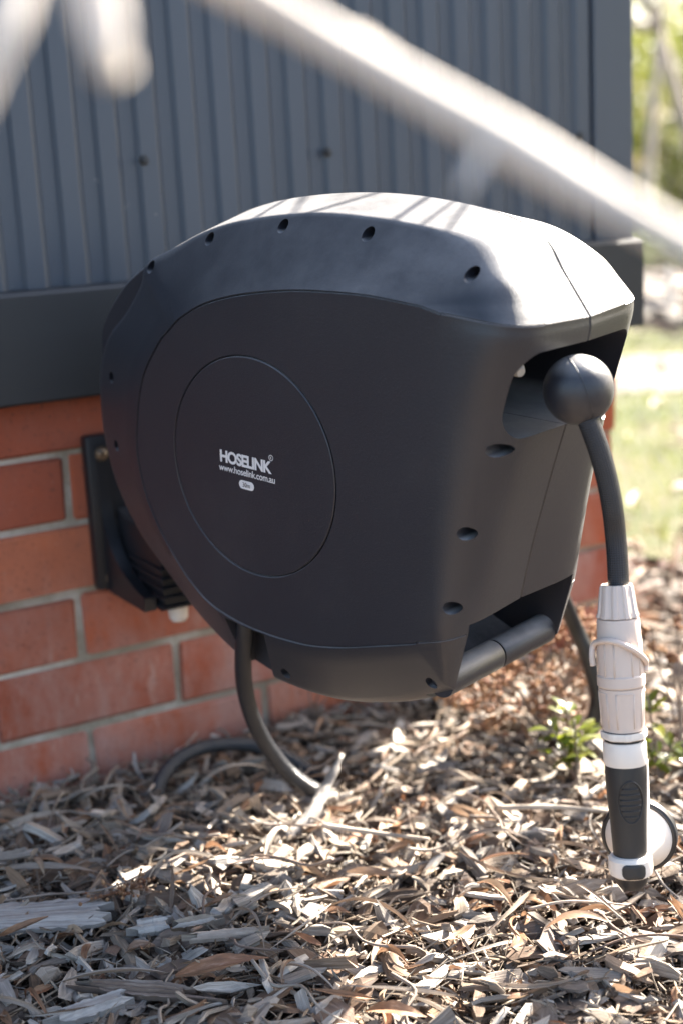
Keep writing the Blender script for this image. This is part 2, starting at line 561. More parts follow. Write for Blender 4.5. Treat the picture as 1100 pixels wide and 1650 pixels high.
# garden bed under the mulch: a gently uneven sheet that runs on to the horizon
gx = np.concatenate([[-120, -20, -4], np.linspace(-1.2, 3.0, 64), [5, 20, 120]])
gy = np.concatenate([[-120, -20, -4], np.linspace(-2.2, 1.4, 56), [5, 20, 120]])
GX, GY = np.meshgrid(gx, gy, indexing='ij')
inner = (np.abs(GX - 0.9) < 2.2) & (np.abs(GY + 0.4) < 1.9)
GZ = np.where(inner, hgt(GX, GY), 0.0) - 0.018
V = np.stack([GX.ravel(), GY.ravel(), GZ.ravel()], 1)
ny = len(gy)
F = np.array([(i * ny + j, (i + 1) * ny + j, (i + 1) * ny + j + 1, i * ny + j + 1) for i in range(len(gx) - 1) for j in range(ny - 1)])
g = obj('ground', V, F, M['soil'])
g['kind'] = 'structure'
# lawn behind the corner of the house
sheet('lawn', [(2.05, 0.10), (1.85, 0.9), (1.85, 3.0), (2.5, 60), (60, 60), (60, -6), (4.2, -2.4), (2.9, -0.9)], 0.004, M['turf'])
sheet('gravel_path', [(2.9, 2.05), (3.5, 1.55), (5.2, 0.9), (9, -0.2), (9, 0.4), (5.4, 1.5), (4.0, 2.2), (3.2, 3.0), (2.6, 4.5), (1.9, 4.5), (2.3, 3.0)], 0.009, M['gravel'])
sheet('garden_bed', [(3.2, 4.1), (4.8, 2.9), (7.5, 2.3), (14, 3.4), (18, 8), (9, 13), (4, 10), (2.6, 6.5)], 0.014, M['soil'])

# ------------------------------------------------------------------ house wall: bricks
WALL_X0, CORNER = -0.90, 1.667
wall = empty('brick_wall', (CORNER, 0, 0))
tag(wall, 'red brick base wall with pale mortar behind the hose reel', 'brick wall')


def rel(o):
    o.location = Vector(o.location) - Vector((CORNER, 0, 0))
    return o


mort = box(WALL_X0, CORNER - 0.005, 0.005, 0.10, -0.16, 0.50)
mort2 = box(CORNER - 0.10, CORNER - 0.006, 0.10, 1.30, -0.16, 0.50)
mv = join(mort, mort2)
mo = obj('mortar', mv[0] - np.array([CORNER, 0, 0]), mv[1], M['mortar'], wall, smooth=False)


def brick_mesh(L, seed):
    r = np.random.default_rng(seed)
    V, F, _ = box(-L / 2, L / 2, -0.0, 0.09, -0.0387, 0.0387, 0.0034)
    V = V + r.normal(0, 0.0009, V.shape)
    return mk_mesh('brick', V, F, M['brick'], True, None, 40)


BM = {}
def get_brick(L, v):
    key = (round(L, 3), v)
    if key not in BM: BM[key] = brick_mesh(L, hash(key) % 1000)
    return BM[key]


X0J = 0.8245
for kcourse in range(-2, 5):
    zc = 0.06 + 0.086 * kcourse + 0.043
    off = X0J if kcourse % 2 else X0J + 0.12   # course under bed 0 (k=-1) has its joints at X0J
    m0 = math.floor((WALL_X0 - off) / 0.24)
    x = off + m0 * 0.24
    while x < CORNER - 0.02:
        a, b_ = x + 0.0043, x + 0.2357
        a = max(a, WALL_X0); b_ = min(b_, CORNER)
        if b_ - a > 0.03:
            L = b_ - a
            o = link('brick', get_brick(L, random.randint(0, 3) if L > 0.229 else 0), wall)
            o.location = ((a + b_) / 2 + random.gauss(0, .0008), random.uniform(-0.0012, 0.0012), zc + random.gauss(0, .0007))
            o.rotation_euler = (random.gauss(0, .003), random.gauss(0, .0025), random.gauss(0, .004))
            rel(o)
        x += 0.24
    # return of the wall round the corner
    y = 0.095 + (0.12 if kcourse % 2 else 0.005)
    if kcourse % 2:
        o = link('brick', get_brick(0.105, 0), wall)
        o.location = (CORNER, 0.152, zc); o.rotation_euler = (0, 0, math.pi / 2); rel(o)
        y = 0.21
    while y < 1.1:
        o = link('brick', get_brick(0.23, random.randint(0, 3)), wall)
        o.location = (CORNER, y + 0.115 + 0.005, zc); o.rotation_euler = (0, 0, math.pi / 2); rel(o)
        y += 0.24

# ------------------------------------------------------------------ house wall: ribbed steel cladding
CZ0, CZ1 = 0.592, 2.60
clad = empty('steel_cladding', (1.689, 0, CZ0))
tag(clad, 'slate grey ribbed steel wall cladding above the brick base', 'cladding')
PITCH = 0.0497
prof = []
x = 0.821 - PITCH * 40
yF, yB = -0.015, -0.0085
while x < 1.617:
    prof += [(x - 0.0045, yF), (x + 0.0045, yB), (x + 0.0205, yB), (x + 0.0255, yF)]
    x += PITCH
prof.append((1.630, yF))
prof = [q for q in prof if q[0] > -0.95]
V = []
for zz in (CZ0 + 0.003, CZ1):
    V += [(px_ - 1.689, py_, zz - CZ0) for px_, py_ in prof]
n = len(prof)
F = [(i, i + 1, n + i + 1, n + i) for i in range(n - 1)]
pan = obj('ribbed_sheet', V, F, M['clad'], clad, smooth=True, sharp=20)
cv = [(1.622, -0.0175), (1.688, -0.0175), (1.6895, -0.0160), (1.6895, 1.5), (1.62, 1.5), (1.62, -0.0155)]
n = len(cv)
V = [(a - 1.689, b, 0.004) for a, b in cv] + [(a - 1.689, b, CZ1 - CZ0 + 0.01) for a, b in cv]
F = [(i, (i + 1) % n, n + (i + 1) % n, n + i) for i in range(n)] + [tuple(range(n))[::-1], tuple(range(n, 2 * n))]
obj('corner_flashing', V, F, M['clad'], clad, smooth=False)
bc = box(-0.95 - 1.689, 1.60 - 1.689, 0.002, 1.5, 0.0, CZ1 - CZ0)
obj('wall_core', bc[0], bc[1], M['flash'], clad, smooth=False)
hexp = lathe([(0.0068, 0.0), (0.0068, 0.001), (0.0042, 0.0012), (0.0042, 0.005), (0.0030, 0.0056)], 6)
rivet = mk_mesh('screw', xf(hexp, frame_to((0, -1, 0), (0, 0, 0)))[0], hexp[1], M['flash'], False)
for sx, sz in ((0.9482, .674), (1.1935, .674), (1.5938, .680), (0.70, .674), (0.45, .674), (0.9482, 1.27), (1.1935, 1.27), (1.5938, 1.27)):
    link('screw', rivet, clad, (sx - 1.689, yF, sz + ZG - CZ0))
# dark flashing beam between cladding and brick
fv = [(-0.95, 0.03), (-0.95, -0.030)]
prof = [(0.012, 0.4700), (-0.028, 0.4705), (-0.031, 0.4735), (-0.031, 0.5920), (-0.028, 0.5965), (-0.012, 0.5990), (0.012, 0.5995)]
V = []
for xx in (-0.95, 1.6955):
    V += [(xx - 1.6955, a, b - 0.47) for a, b in prof]
n = len(prof)
F = [(i, n + i, n + i + 1, i + 1) for i in range(n - 1)] + [tuple(range(n)), tuple(range(n, 2 * n))[::-1]]
beam = empty('flashing_beam', (1.6955, 0, 0.47))
obj('box_flashing', V, F, M['flash'], beam, smooth=True, sharp=25)
rb = box(-0.045, 0.0, 0.0125, 1.45, 0.0, 0.122, 0.002)
obj('side_return', rb[0], rb[1], M['flash'], beam, smooth=False)
tag(beam, 'dark charcoal steel flashing band between the brick base and the ribbed cladding', 'flashing')

# ------------------------------------------------------------------ hose reel
RN = Vector((-0.9525, -0.3023, -0.0373))
RU = Vector((0.3045, -0.9483, -0.0892))
RW = Vector((-0.0084, -0.0963, 0.9953))
RO = Vector((0.8682, -0.4018, 0.3794 + ZG))
RB = -RN
RM = Matrix(((RU.x, RB.x, RW.x, RO.x), (RU.y, RB.y, RW.y, RO.y), (RU.z, RB.z, RW.z, RO.z), (0, 0, 0, 1)))
H = 0.108
RDISC = 0.1065
reel = empty('hose_reel')
reel.matrix_world = RM
tag(reel, 'charcoal plastic retractable hose reel hanging from the brick wall', 'hose reel')

# stations round the shell: C2 seam of the side plate (b=0), C1 ridge (with its b), C0 centre seam (b=H), rounding, groove
gA = [
    ((.224, .173), (.293, .1665), .010, (.298, .163), .42, 1),
    ((.206, .1765), (.282, .182), .016, (.287, .177), .40, 1),
    ((.188, .178), (.264, .204), .026, (.270, .1985), .36, 1),
    ((.145, .180), (.229, .2245), .045, (.248, .226), .24, 1),
    ((.106, .179), (.184, .2320), .050, (.200, .243), .08, 1),
    ((.062, .176), (.110, .2375), .050, (.120, .2515), .06, 1),
    ((.019, .170), (.036, .2365), .050, (.040, .2500), .06, 1),
    ((-.021, .162), (-.044, .2250), .050, (-.045, .239), .06, 1),
    ((-.060, .150), (-.101, .2105), .050, (-.110, .221), .07, 1),
    ((-.091, .134), (-.150, .1895), .046, (-.160, .194), .13, 1),
    ((-.104, .124), (-.188, .172), .042, (-.190, .168), .13, 1),
    ((-.112, .117), (-.196, .150), .040, (-.196, .150), .13, 1),
    ((-.124, .106), (-.222, .118), .040, (-.219, .118), .13, 1),
    ((-.145, .078), (-.256, .085), .040, (-.256, .084), .13, 1),
    ((-.157, .051), (-.274, .045), .042, (-.280, .045), .14, 1),
    ((-.165, .011), (-.276, .000), .042, (-.284, .000), .14, 1),
    ((-.166, -.018), (-.271, -.034), .042, (-.279, -.036), .14, 1),
    ((-.158, -.053), (-.252, -.079), .040, (-.259, -.081), .14, 1),
    ((-.143, -.083), (-.217, -.123), .038, (-.223, -.127), .14, 1),
    ((-.123, -.110), (-.176, -.157), .038, (-.180, -.163), .14, 1),
    ((-.095, -.138), (-.127, -.192), .036, (-.130, -.199), .14, 1),
    ((-.064, -.157), (-.081, -.216), .034, (-.083, -.224), .14, 1),
    ((-.024, -.166), (-.035, -.230), .031, (-.036, -.238), .14, 1),
    ((.015, -.168), (.005, -.2335), .030, (.005, -.242), .14, 1),
    ((.044, -.167), (.0435, -.2335), .030, (.0435, -.241), .14, 1),
    ((.073, -.164), (.085, -.2290), .030, (.085, -.236), .14, 1),
    ((.112, -.155), (.1255, -.2190), .030, (.1255, -.225), .15, 1),
    ((.150, -.143), (.1640, -.206), .029, (.1640, -.210), .18, 1),
    ((.187, -.131), (.199, -.190), .026, (.192, -.195), .24, 1),
    ((.200, -.1265), (.2280, -.174), .020, (.216, -.180), .32, 1),
]
gC = [
    ((.203, -.1235), (.243, -.112), .006, (.236, -.115), .55, 0),
    ((.199, -.100), (.246, -.098), .001, (.238, -.100), .60, 0),
    ((.190, -.050), (.255, -.050), .0, (.248, -.050), .62, 0),
    ((.188, .020), (.266, .020), .0, (.266, .022), .62, 0),
    ((.194, .090), (.280, .090), .0, (.286, .095), .62, 0),
    ((.214, .152), (.2915, .147), .004, (.2975, .147), .50, 0),
    ((.2232, .1712), (.2928, .1645), .0095, (.298, .1612), .43, 0),
]


def flat(st):
    return np.array([[s[0][0], s[0][1], s[1][0], s[1][1], s[2], s[3][0], s[3][1], s[4], s[5]] for s in st], dtype=float)


A_ = catmull(flat(gA), 6)
C_ = catmull(flat(gC), 6)
ST = np.concatenate([A_, C_])          # closed ring: lip .. bottom corner, low seam .. under the lip
NS = len(ST)


def rings_for(ST):
    R = []
    c2 = ST[:, 0:2]; c1 = ST[:, 2:4]; b1 = ST[:, 4]; c0 = ST[:, 5:7]; rho = ST[:, 7]; gr = np.clip(ST[:, 8], 0, 1)
    ang = np.arctan2(c2[:, 1], c2[:, 0])
    circ = np.stack([np.cos(ang), np.sin(ang)], 1)
    Z = np.zeros(NS)
    add = lambda ac, b: R.append(np.stack([ac[:, 0], np.broadcast_to(b, (NS,)), ac[:, 1]], 1))
    add(circ * 0.05, 0.004)
    add(circ * 0.1078, 0.004)
    add(circ * 0.1078, 0.0006)
    add(circ * 0.1084, 0.0)
    rr = np.linalg.norm(c2, axis=1)[:, None]
    inw = c2 / rr
    for t in (0.33, 0.66):
        add(circ * 0.1084 * (1 - t) + (c2 - inw * 0.003) * t, 0.0)
    add(c2 - inw * 0.0026, 0.0)
    add(c2 - inw * 0.0020, 0.0018 * gr)
    add(c2 - inw * 0.0011, 0.0020 * gr)
    add(c2 - inw * 0.0004, 0.0)
    P2 = np.stack([c2[:, 0], Z, c2[:, 1]], 1)
    P1 = np.stack([c1[:, 0], b1, c1[:, 1]], 1)
    P0 = np.stack([c0[:, 0], np.full(NS, H - 0.0016), c0[:, 1]], 1)
    rh = rho[:, None]
    # soft shoulder at P1
    A0 = P1 + (P2 - P1) * rh
    B0 = P1 + (P0 - P1) * np.minimum(rh * 0.9, 0.8)
    for t in (0.0, 0.35, 0.7):
        R.append(P2 + (A0 - P2) * t)
    for t in np.linspace(0, 1, 11):
        R.append((1 - t) ** 2 * A0 + 2 * t * (1 - t) * P1 + t ** 2 * B0)
    for t in (0.3, 0.6, 0.85, 1.0):
        q = B0 + (P0 - B0) * t
        R.append(q)
    inw0 = c0 / np.linalg.norm(c0, axis=1)[:, None]
    q = P0.copy(); q[:, [0, 2]] -= inw0 * 0.0013; q[:, 1] = H - 0.0004
    R.append(q)
    return R


def shell_solid():
    R = rings_for(ST)
    V = np.concatenate(R)
    F = []
    for i in range(len(R) - 1):
        for j in range(NS):
            a = i * NS + j; b = i * NS + (j + 1) % NS
            F.append((a, b, b + NS, a + NS))
    V = np.concatenate([V, [[0, 0.004, 0], [0, H - 0.0004, 0]]])
    c_in, c_out = len(V) - 2, len(V) - 1
    last = (len(R) - 1) * NS
    for j in range(NS):
        F.append((c_in, (j + 1) % NS, j))
        F.append((c_out, last + j, last + (j + 1) % NS))
    bm = bmesh.new()
    vs = [bm.verts.new(v) for v in V]
    for f in F:
        try: bm.faces.new([vs[i] for i in f])
        except ValueError: pass
    bmesh.ops.recalc_face_normals(bm, faces=bm.faces[:])
    me = bpy.data.meshes.new('shell_half')
    bm.to_mesh(me); bm.free()
    return me


HOLES = [(-.0912, .2035, .0432), (.0084, .2232, .0422), (.1133, .2242, .0395), (.2364, .2027, .0242), (-.1734, .1697, .0377), (-.2334, .0493, .0276), (-.2287, -.0239, .0248),
         (.2667, .0597, .023), (.2452, -.0149, .011), (.2337, -.0846, .0067), (.2046, -.1685, .0172), (.0173, -.2157, .0217)]


def cutter_prism(poly, lo, hi, axis):
    """polygon extruded along axis (0=a, 1=b)"""
    n = len(poly)
    V = []
    for h in (lo, hi):
        for u, w in poly:
            V.append((h, u, w) if axis == 0 else (u, h, w))
    F = [(i, (i + 1) % n, n + (i + 1) % n, n + i) for i in range(n)] + [tuple(range(n))[::-1], tuple(range(n, 2 * n))]
    return np.array(V), F, None


def rrect(u0, u1, w0, w1, r, seg=8, right=True):
    P = []
    for (cx, cy, a0) in ((u1 - r, w1 - r, 0), (u0 + r, w1 - r, 90), (u0 + r, w0 + r, 180), (u1 - r, w0 + r, 270)):
        for i in range(seg + 1):
            t = math.radians(a0 + 90 * i / seg)
            P.append((cx + r * math.cos(t), cy + r * math.sin(t)))
    return P


def boolean_cut(me, cutters):
    o = link('tmp_shell', me)
    bm = bmesh.new()
    for V, F, _ in cutters:
        vs = [bm.verts.new(v) for v in V]
        for f in F: bm.faces.new([vs[i] for i in f])
    bmesh.ops.recalc_face_normals(bm, faces=bm.faces[:])
    cm = bpy.data.meshes.new('tmp_cut'); bm.to_mesh(cm); bm.free()
    co_ = link('tmp_cut', cm)
    md = o.modifiers.new('b', 'BOOLEAN'); md.operation = 'DIFFERENCE'; md.object = co_; md.solver = 'EXACT'; md.use_self = True
    dg = bpy.context.evaluated_depsgraph_get()
    res = bpy.data.meshes.new_from_object(o.evaluated_get(dg))
    bpy.data.objects.remove(o); bpy.data.objects.remove(co_)
    bpy.data.meshes.remove(cm)
    return res


cut = []
for (a, c, b) in HOLES:
    pr = [(0.0062, -0.06), (0.0062, b + 0.026)]
    cyl = lathe(pr, 20)
    Vc = cyl[0]
    cut.append((np.stack([Vc[:, 0] + a, Vc[:, 2], Vc[:, 1] + c], 1), cyl[1], None))
# ball window
cut.append(cutter_prism(rrect(0.021, H + 0.06, 0.067, 0.1425, 0.026), 0.160, 0.36, 0))
# grip recess over the handle bar
cut.append(cutter_prism([(.32, -.1045), (.19, -.1045), (.150, -.108), (.128, -.118), (.126, -.155), (.150, -.172), (.192, -.186), (.206, -.25), (.32, -.25)], 0.0255, H + 0.05, 1))
# slot for the supply hose
cut.append(cutter_prism([(-.050, -.27), (-.048, -.166), (.010, -.169), (-.016, -.27)], -0.03, 0.046, 1))
raw = shell_solid()
RR = rings_for(ST)
first = 9
for j, bmax in ((0, 0.080), (len(A_), 0.0265)):
    pth = []
    for r_ in RR[first:]:
        if r_[j][1] > bmax: break
        pth.append(r_[j])
    dense = catmull(np.array(pth)[::2], 4)
    tbc = tube(dense, 0.0009 if j == 0 else 0.0011, 6)
    cut.append(tbc)
half = boolean_cut(raw, cut)
half.name = 'shell_half'
half.polygons.foreach_set('use_smooth', np.full(len(half.polygons), True))
half.set_sharp_from_angle(angle=math.radians(28))
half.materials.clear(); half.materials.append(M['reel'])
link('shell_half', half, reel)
far = half.copy(); far.name = 'shell_half'
co_ = np.zeros(len(far.vertices) * 3); far.vertices.foreach_get('co', co_)
co_ = co_.reshape(-1, 3); co_[:, 1] = 2 * H - co_[:, 1]
far.vertices.foreach_set('co', co_.ravel())
far.flip_normals()
far.set_sharp_from_angle(angle=math.radians(28))
link('shell_half', far, reel)

# round cover on the side with the print
dp = [(0.0, 0.0035), (RDISC, 0.0035), (RDISC, 0.0004), (RDISC - 0.0007, -0.0003), (0.08, -0.0005), (0.0, -0.0005)]
dl = lathe([(max(r, 1e-4), b) for r, b in dp], 128)
dv = np.stack([dl[0][:, 0], dl[0][:, 2], dl[0][:, 1]], 1)
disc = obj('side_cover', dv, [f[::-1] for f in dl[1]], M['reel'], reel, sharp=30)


def text_mesh(body, fit_w, cap_h, offset, space=1.0):
    cu = bpy.data.curves.new('lettering', 'FONT')
    cu.body = body; cu.size = 1.0; cu.offset = offset; cu.space_character = space; cu.extrude = 0.0
    cu.resolution_u = 6
    o = bpy.data.objects.new('lettering', cu); COL.objects.link(o)
    dg = bpy.context.evaluated_depsgraph_get()
    me = bpy.data.meshes.new_from_object(o.evaluated_get(dg))
    bpy.data.objects.remove(o)
    V = np.zeros(len(me.vertices) * 3); me.vertices.foreach_get('co', V); V = V.reshape(-1, 3)
    w = V[:, 0].max() - V[:, 0].min(); h = V[:, 1].max() - V[:, 1].min()
    V[:, 0] = (V[:, 0] - V[:, 0].min()) * fit_w / w
    V[:, 1] = (V[:, 1] - (0 if cap_h > 0 else 0)) * (cap_h / h)
    return me, V


def put_text(body, a0, c0, w, h, b, mat, offset=0.0, space=1.0, name='lettering'):
    me, V = text_mesh(body, w, h, offset, space)
    V2 = np.stack([V[:, 0] + a0, np.full(len(V), b), V[:, 1] + c0], 1)
    me.vertices.foreach_set('co', V2.ravel()); me.update()
    me.materials.clear(); me.materials.append(mat); me.name = name
    o = link(name, me, disc)
    return o


put_text('HOSELINK', -.0412, -.0003, .0695, .0124, -0.0009, M['ink'], 0.036, 0.9)
put_text('www.hoselink.com.au', -.0432, -.0094, .0752, .0068, -0.0009, M['ink'], 0.014, 0.95, 'web_address')
pl = rrect(-.0162, .0040, -.0228, -.0142, .0042, 8)
ppv = [(u, -0.0009, w) for u, w in pl]
pill = obj('capacity_badge', ppv, [tuple(range(len(ppv)))], M['ink'], disc, smooth=False)
put_text('30m', -.0110, -.0205, .0100, .0046, -0.0013, M['reel'], 0.004, 1.0, 'capacity_lettering')
cr = []
for r in (.0029, .0023):
    cr.append([(.0275 + r * math.cos(t), -0.0009, .0149 + r * math.sin(t)) for t in np.linspace(0, 2 * math.pi, 28, endpoint=False)])
V = cr[0] + cr[1]
F = [(i, (i + 1) % 28, 28 + (i + 1) % 28, 28 + i) for i in range(28)]
obj('registered_mark', V, F, M['ink'], disc, smooth=False)
put_text('R', .0266, .0135, .0019, .0028, -0.0009, M['ink'], 0.01, 1.0, 'registered_letter')

# handle bar in two halves
for s in (0, 1):
    bl = lathe([(0.010, 0.0), (0.0146, 0.0), (0.0146, H - 0.0275), (0.0140, H - 0.0265)], 28)
    Vb = bl[0]
    b0 = Vb[:, 2] + 0.0255
    if s: b0 = 2 * H - b0
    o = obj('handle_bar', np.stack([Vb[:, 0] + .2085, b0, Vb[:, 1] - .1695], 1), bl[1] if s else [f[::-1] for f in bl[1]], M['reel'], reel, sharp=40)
# ribs moulded inside the grip recess
for q in range(3):
    c_ = -.150 + .011 * q
    path = [(.1300, .050, c_), (.1300, 2 * H - .070 + .008 * q, c_), (.1335, 2 * H - .045 + .006 * q, c_ + .006), (.146, 2 * H - .032 + .002 * q, c_ + .020), (.165, 2 * H - .0262, -.1075)]
    tb = tube(catmull(path, 8), 0.0010, 6)
    obj('recess_rib', tb[0], tb[1], M['reel'], reel)
# rear cover clip
outer = catmull([(-.182, .1745), (-.200, .1665), (-.226, .150), (-.246, .132), (-.265, .110), (-.277, .088), (-.279, .060)], 5)
inner_ = catmull([(-.170, .160), (-.185, .150), (-.210, .130), (-.230, .112), (-.246, .092), (-.255, .075), (-.257, .055)], 5)
n = len(outer)
V, F = [], []
for b in (0.052, 0.055, 2 * H - 0.055, 2 * H - 0.052):
    sh = 0.0 if 0.053 < b < 2 * H - 0.053 else 0.0025
    for p_ in outer: V.append((p_[0] * (1 - sh / .25), b, p_[1] * (1 - sh / .25)))
    for p_ in inner_[::-1]: V.append((p_[0], b, p_[1]))
m = 2 * n
for i in range(3):
    for j in range(m):
        a = i * m + j; b = i * m + (j + 1) % m
        F.append((a, b, b + m, a + m))
F.append(tuple(range(m))[::-1]); F.append(tuple(range(3 * m, 4 * m)))
obj('rear_cover', V, F, M['reel'], reel, sharp=30)
# guide inside the ball window
rl = lathe([(0.0045, 0), (0.0085, 0.003), (0.0095, 0.010), (0.006, 0.020), (0.004, 0.024)], 20)
obj('guide_roller', xf(rl, frame_to((0.55, -0.2, -0.2), (.236, .076, .124)))[0], rl[1], M['white'], reel, sharp=50)
gp = box(.1605, .236, .052, .0540, .068, .1415, .0006)
obj('guide_plate', gp[0], gp[1], M['black'], reel, sharp=30)
gp = box(.205, .250, .066, .110, .134, .1418, .002)
obj('guide_block', gp[0], gp[1], M['black'], reel, sharp=30)


def rpt(a, b, c):
    return np.array(RM @ Vector((a, b, c)))


# ------------------------------------------------------------------ wall bracket
bx = 0.899
br = empty('wall_bracket', (bx, 0, 0.235))
tag(br, 'black plastic wall bracket screwed to the brick behind the reel', 'bracket')
pv = box(-0.055, 0.055, -0.020, -0.0005, 0.0, 0.188, 0.004, 2)
obj('wall_plate', pv[0], pv[1], M['black'], br, sharp=30)
# curved gusset webs sweeping from the plate to the pin boss
yz = catmull([(-.0205, .178), (-.021, .13), (-.024, .097), (-.038, .062), (-.068, .036), (-.105, .022), (-.135, .015)], 6)
for s in (-1, 1):
    x0, x1 = (s * 0.044, s * 0.030)
    V, F = [], []
    for y, z in yz: V.append((x0, y, z)); V.append((x1, y - .001, z))
    for y, z in yz: V.append((x0, y * .99, -0.001)); V.append((x1, y * .99, -0.001))
    m = len(yz)
    for i in range(m - 1):
        a = 2 * i
        F += [(a, a + 1, a + 3, a + 2), (a, a + 2, 2 * m + a + 2, 2 * m + a), (a + 1, 2 * m + a + 1, 2 * m + a + 3, a + 3), (2 * m + a, 2 * m + a + 2, 2 * m + a + 3, 2 * m + a + 1)]
    F += [(0, 2 * m, 2 * m + 1, 1), (2 * m - 2, 2 * m - 1, 4 * m - 1, 4 * m - 2)]
    obj('gusset', V, F, M['black'], br, sharp=30)
V, F = [], []
for y, z in yz: V.append((-0.031, y + .006, z - .004)); V.append((0.031, y + .006, z - .004))
for i in range(len(yz) - 1): F.append((2 * i, 2 * i + 1, 2 * i + 3, 2 * i + 2))
obj('web', V, F, M['black'], br)
bb = [(-.030, .100), (-.050, .090), (-.130, .086), (-.148, .080), (-.150, .004), (-.140, -.002), (-.030, -.002)]
V, F = [], []
for x_ in (-.026, .026):
    V += [(x_, a, b) for a, b in bb]
n = len(bb)
F = [(i, n + i, n + (i + 1) % n, (i + 1) % n) for i in range(n)] + [tuple(range(n)), tuple(range(n, 2 * n))[::-1]]
obj('pin_boss', V, F, M['black'], br, sharp=35)
for q in range(5):
    rb = box(-0.030, 0.030, -0.155, -0.060, 0.003 + q * 0.011, 0.0065 + q * 0.011, 0.001)
    obj('rib', rb[0], rb[1], M['black'], br, sharp=30)
pn = lathe([(0.002, -0.026), (0.008, -0.0245), (0.0110, -0.020), (0.0118, -0.010), (0.0118, 0.0)], 24)
obj('hinge_pin', pn[0] + np.array([0, -0.125, 0.003]), pn[1], M['white'], br, sharp=50)
for sx, sz in ((-.037, .166), (.037, .166), (-.037, .010 + .005), (.037, .015)):
    w_ = lathe([(0.0085, 0), (0.0085, 0.0012), (0.006, 0.0016), (0.0058, 0.004), (0.004, 0.0052)], 20)
    obj('screw', xf(w_, frame_to((0, -1, 0), (sx, -0.0205, sz)))[0], w_[1], M['steel'], br, sharp=40)

# ------------------------------------------------------------------ leader hose with stopper ball and connector
lead = empty('leader_hose', tuple(rpt(.289, H, .099)))
L0 = rpt(.289, H, .099)
tag(lead, 'dark braided hose end with grey stopper ball hanging from the reel front', 'hose')
ball_c = np.array(pix(931, 628, 1.197))
bp = [(max(0.0297 * math.sin(t), 1e-4), -0.0297 * math.cos(t)) for t in np.linspace(0, math.pi, 33)]
bl = lathe(bp, 48)
# flattened mouth where the hose leaves, seam across
NZ = pix(988, 940, 1.242)
hp = [np.array(pix(936, 652, 1.195)), np.array(pix(946, 676, 1.194))]
for (x, y, d) in ((963, 722, 1.199), (977, 772, 1.208), (986, 820, 1.218), (991, 865, 1.231), (994, 905, 1.235), (996, 960, 1.240)):
    hp.append(np.array(pix(x, y, d)))
hp = catmull(hp, 10)
Hm = [f[::-1] for f in bl[1]]
axis = np.array(hp[12] - hp[0]); axis /= np.linalg.norm(axis)
ballV = xf(bl, frame_to(-axis, (0, 0, 0), (0.3, -0.9, 0)))[0]
cutm = ballV @ axis
ballV = ballV - np.outer(np.maximum(cutm - 0.0278, 0), axis)
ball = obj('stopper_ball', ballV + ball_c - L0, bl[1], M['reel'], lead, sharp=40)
sm = tube(np.array([ball_c - L0 + 0.0299 * (math.cos(t) * np.array(axis) + math.sin(t) * np.array(np.cross(axis, CAM_R) / np.linalg.norm(np.cross(axis, CAM_R)))) for t in np.linspace(0.42, math.pi - .2, 30)]), 0.00035, 5)
obj('mould_seam', sm[0], sm[1], M['reel'], ball)
mouth = tube(np.array([hp[0] + axis * 0.0135, hp[0] + axis * 0.0175]), 0.0112, 24)
hz = tube(hp - L0, 0.0091, 24)
hose_o = obj('hose_tube', hz[0], hz[1], M['hose'], lead, uv=hz[2])
mo_ = tube(np.array([ball_c + axis * 0.0266, ball_c + axis * 0.0284]) - L0, 0.0112, 24)
obj('mouth_ring', mo_[0], mo_[1], M['black'], ball, sharp=40)

# connector: turned profile, axis hangs straight down
PXM = 0.000541
ax_top = np.array(pix(992, 940, 1.240))
ax_bot = np.array(pix(1016, 1412, 1.262))
axd = (ax_bot - ax_top); LEN = np.linalg.norm(axd); axd /= LEN
ypx = lambda y: (y - 940) / (1412 - 940) * LEN
conn = empty('hose_connector', tuple(ax_top))
tag(conn, 'pale grey plastic click hose connector with looped strap on the hose end', 'connector')
CM = frame_to(axd, (0, 0, 0), CAM_R)


def cpart(name, prof, mat, seg=40, fl=0, fd=0.0, parent=None, sharp=30):
    lt = lathe([(r * PXM, ypx(y)) for r, y in prof], seg)
    V = lt[0].copy()
    if fl:
        a = np.arctan2(V[:, 1], V[:, 0])
        s = 1 + fd * np.sign(np.cos(a * fl)) * np.minimum(1, np.abs(np.cos(a * fl)) * 3)
        V[:, 0] *= s; V[:, 1] *= s
    V, F, _ = xf((V, lt[1]), CM)
    return obj(name, V, [f[::-1] for f in F], mat, parent or conn, sharp=sharp)


cpart('clamp_nut', [(17, 945), (20, 941), (24, 941), (26, 945), (31, 985), (33, 990), (33, 992.5), (29, 993)], M['cream'], 96, 10, 0.045)
cpart('upper_body', [(28, 993.5), (33, 994.5), (34, 998), (35.5, 1030), (36, 1060), (36.5, 1083), (38.5, 1085), (38.5, 1100), (36.5, 1103)], M['cream'])
cpart('lower_body', [(35, 1103.5), (37, 1104), (36.5, 1120), (34.5, 1150), (33.5, 1172), (30, 1173)], M['cream'])
cpart('release_ring', [(33, 1174), (36.5, 1173.5), (37.2, 1176), (36.5, 1184), (33.5, 1186)], M['white'], 80, 8, 0.02)
cpart('seal', [(31, 1170), (31, 1194)], M['black'])
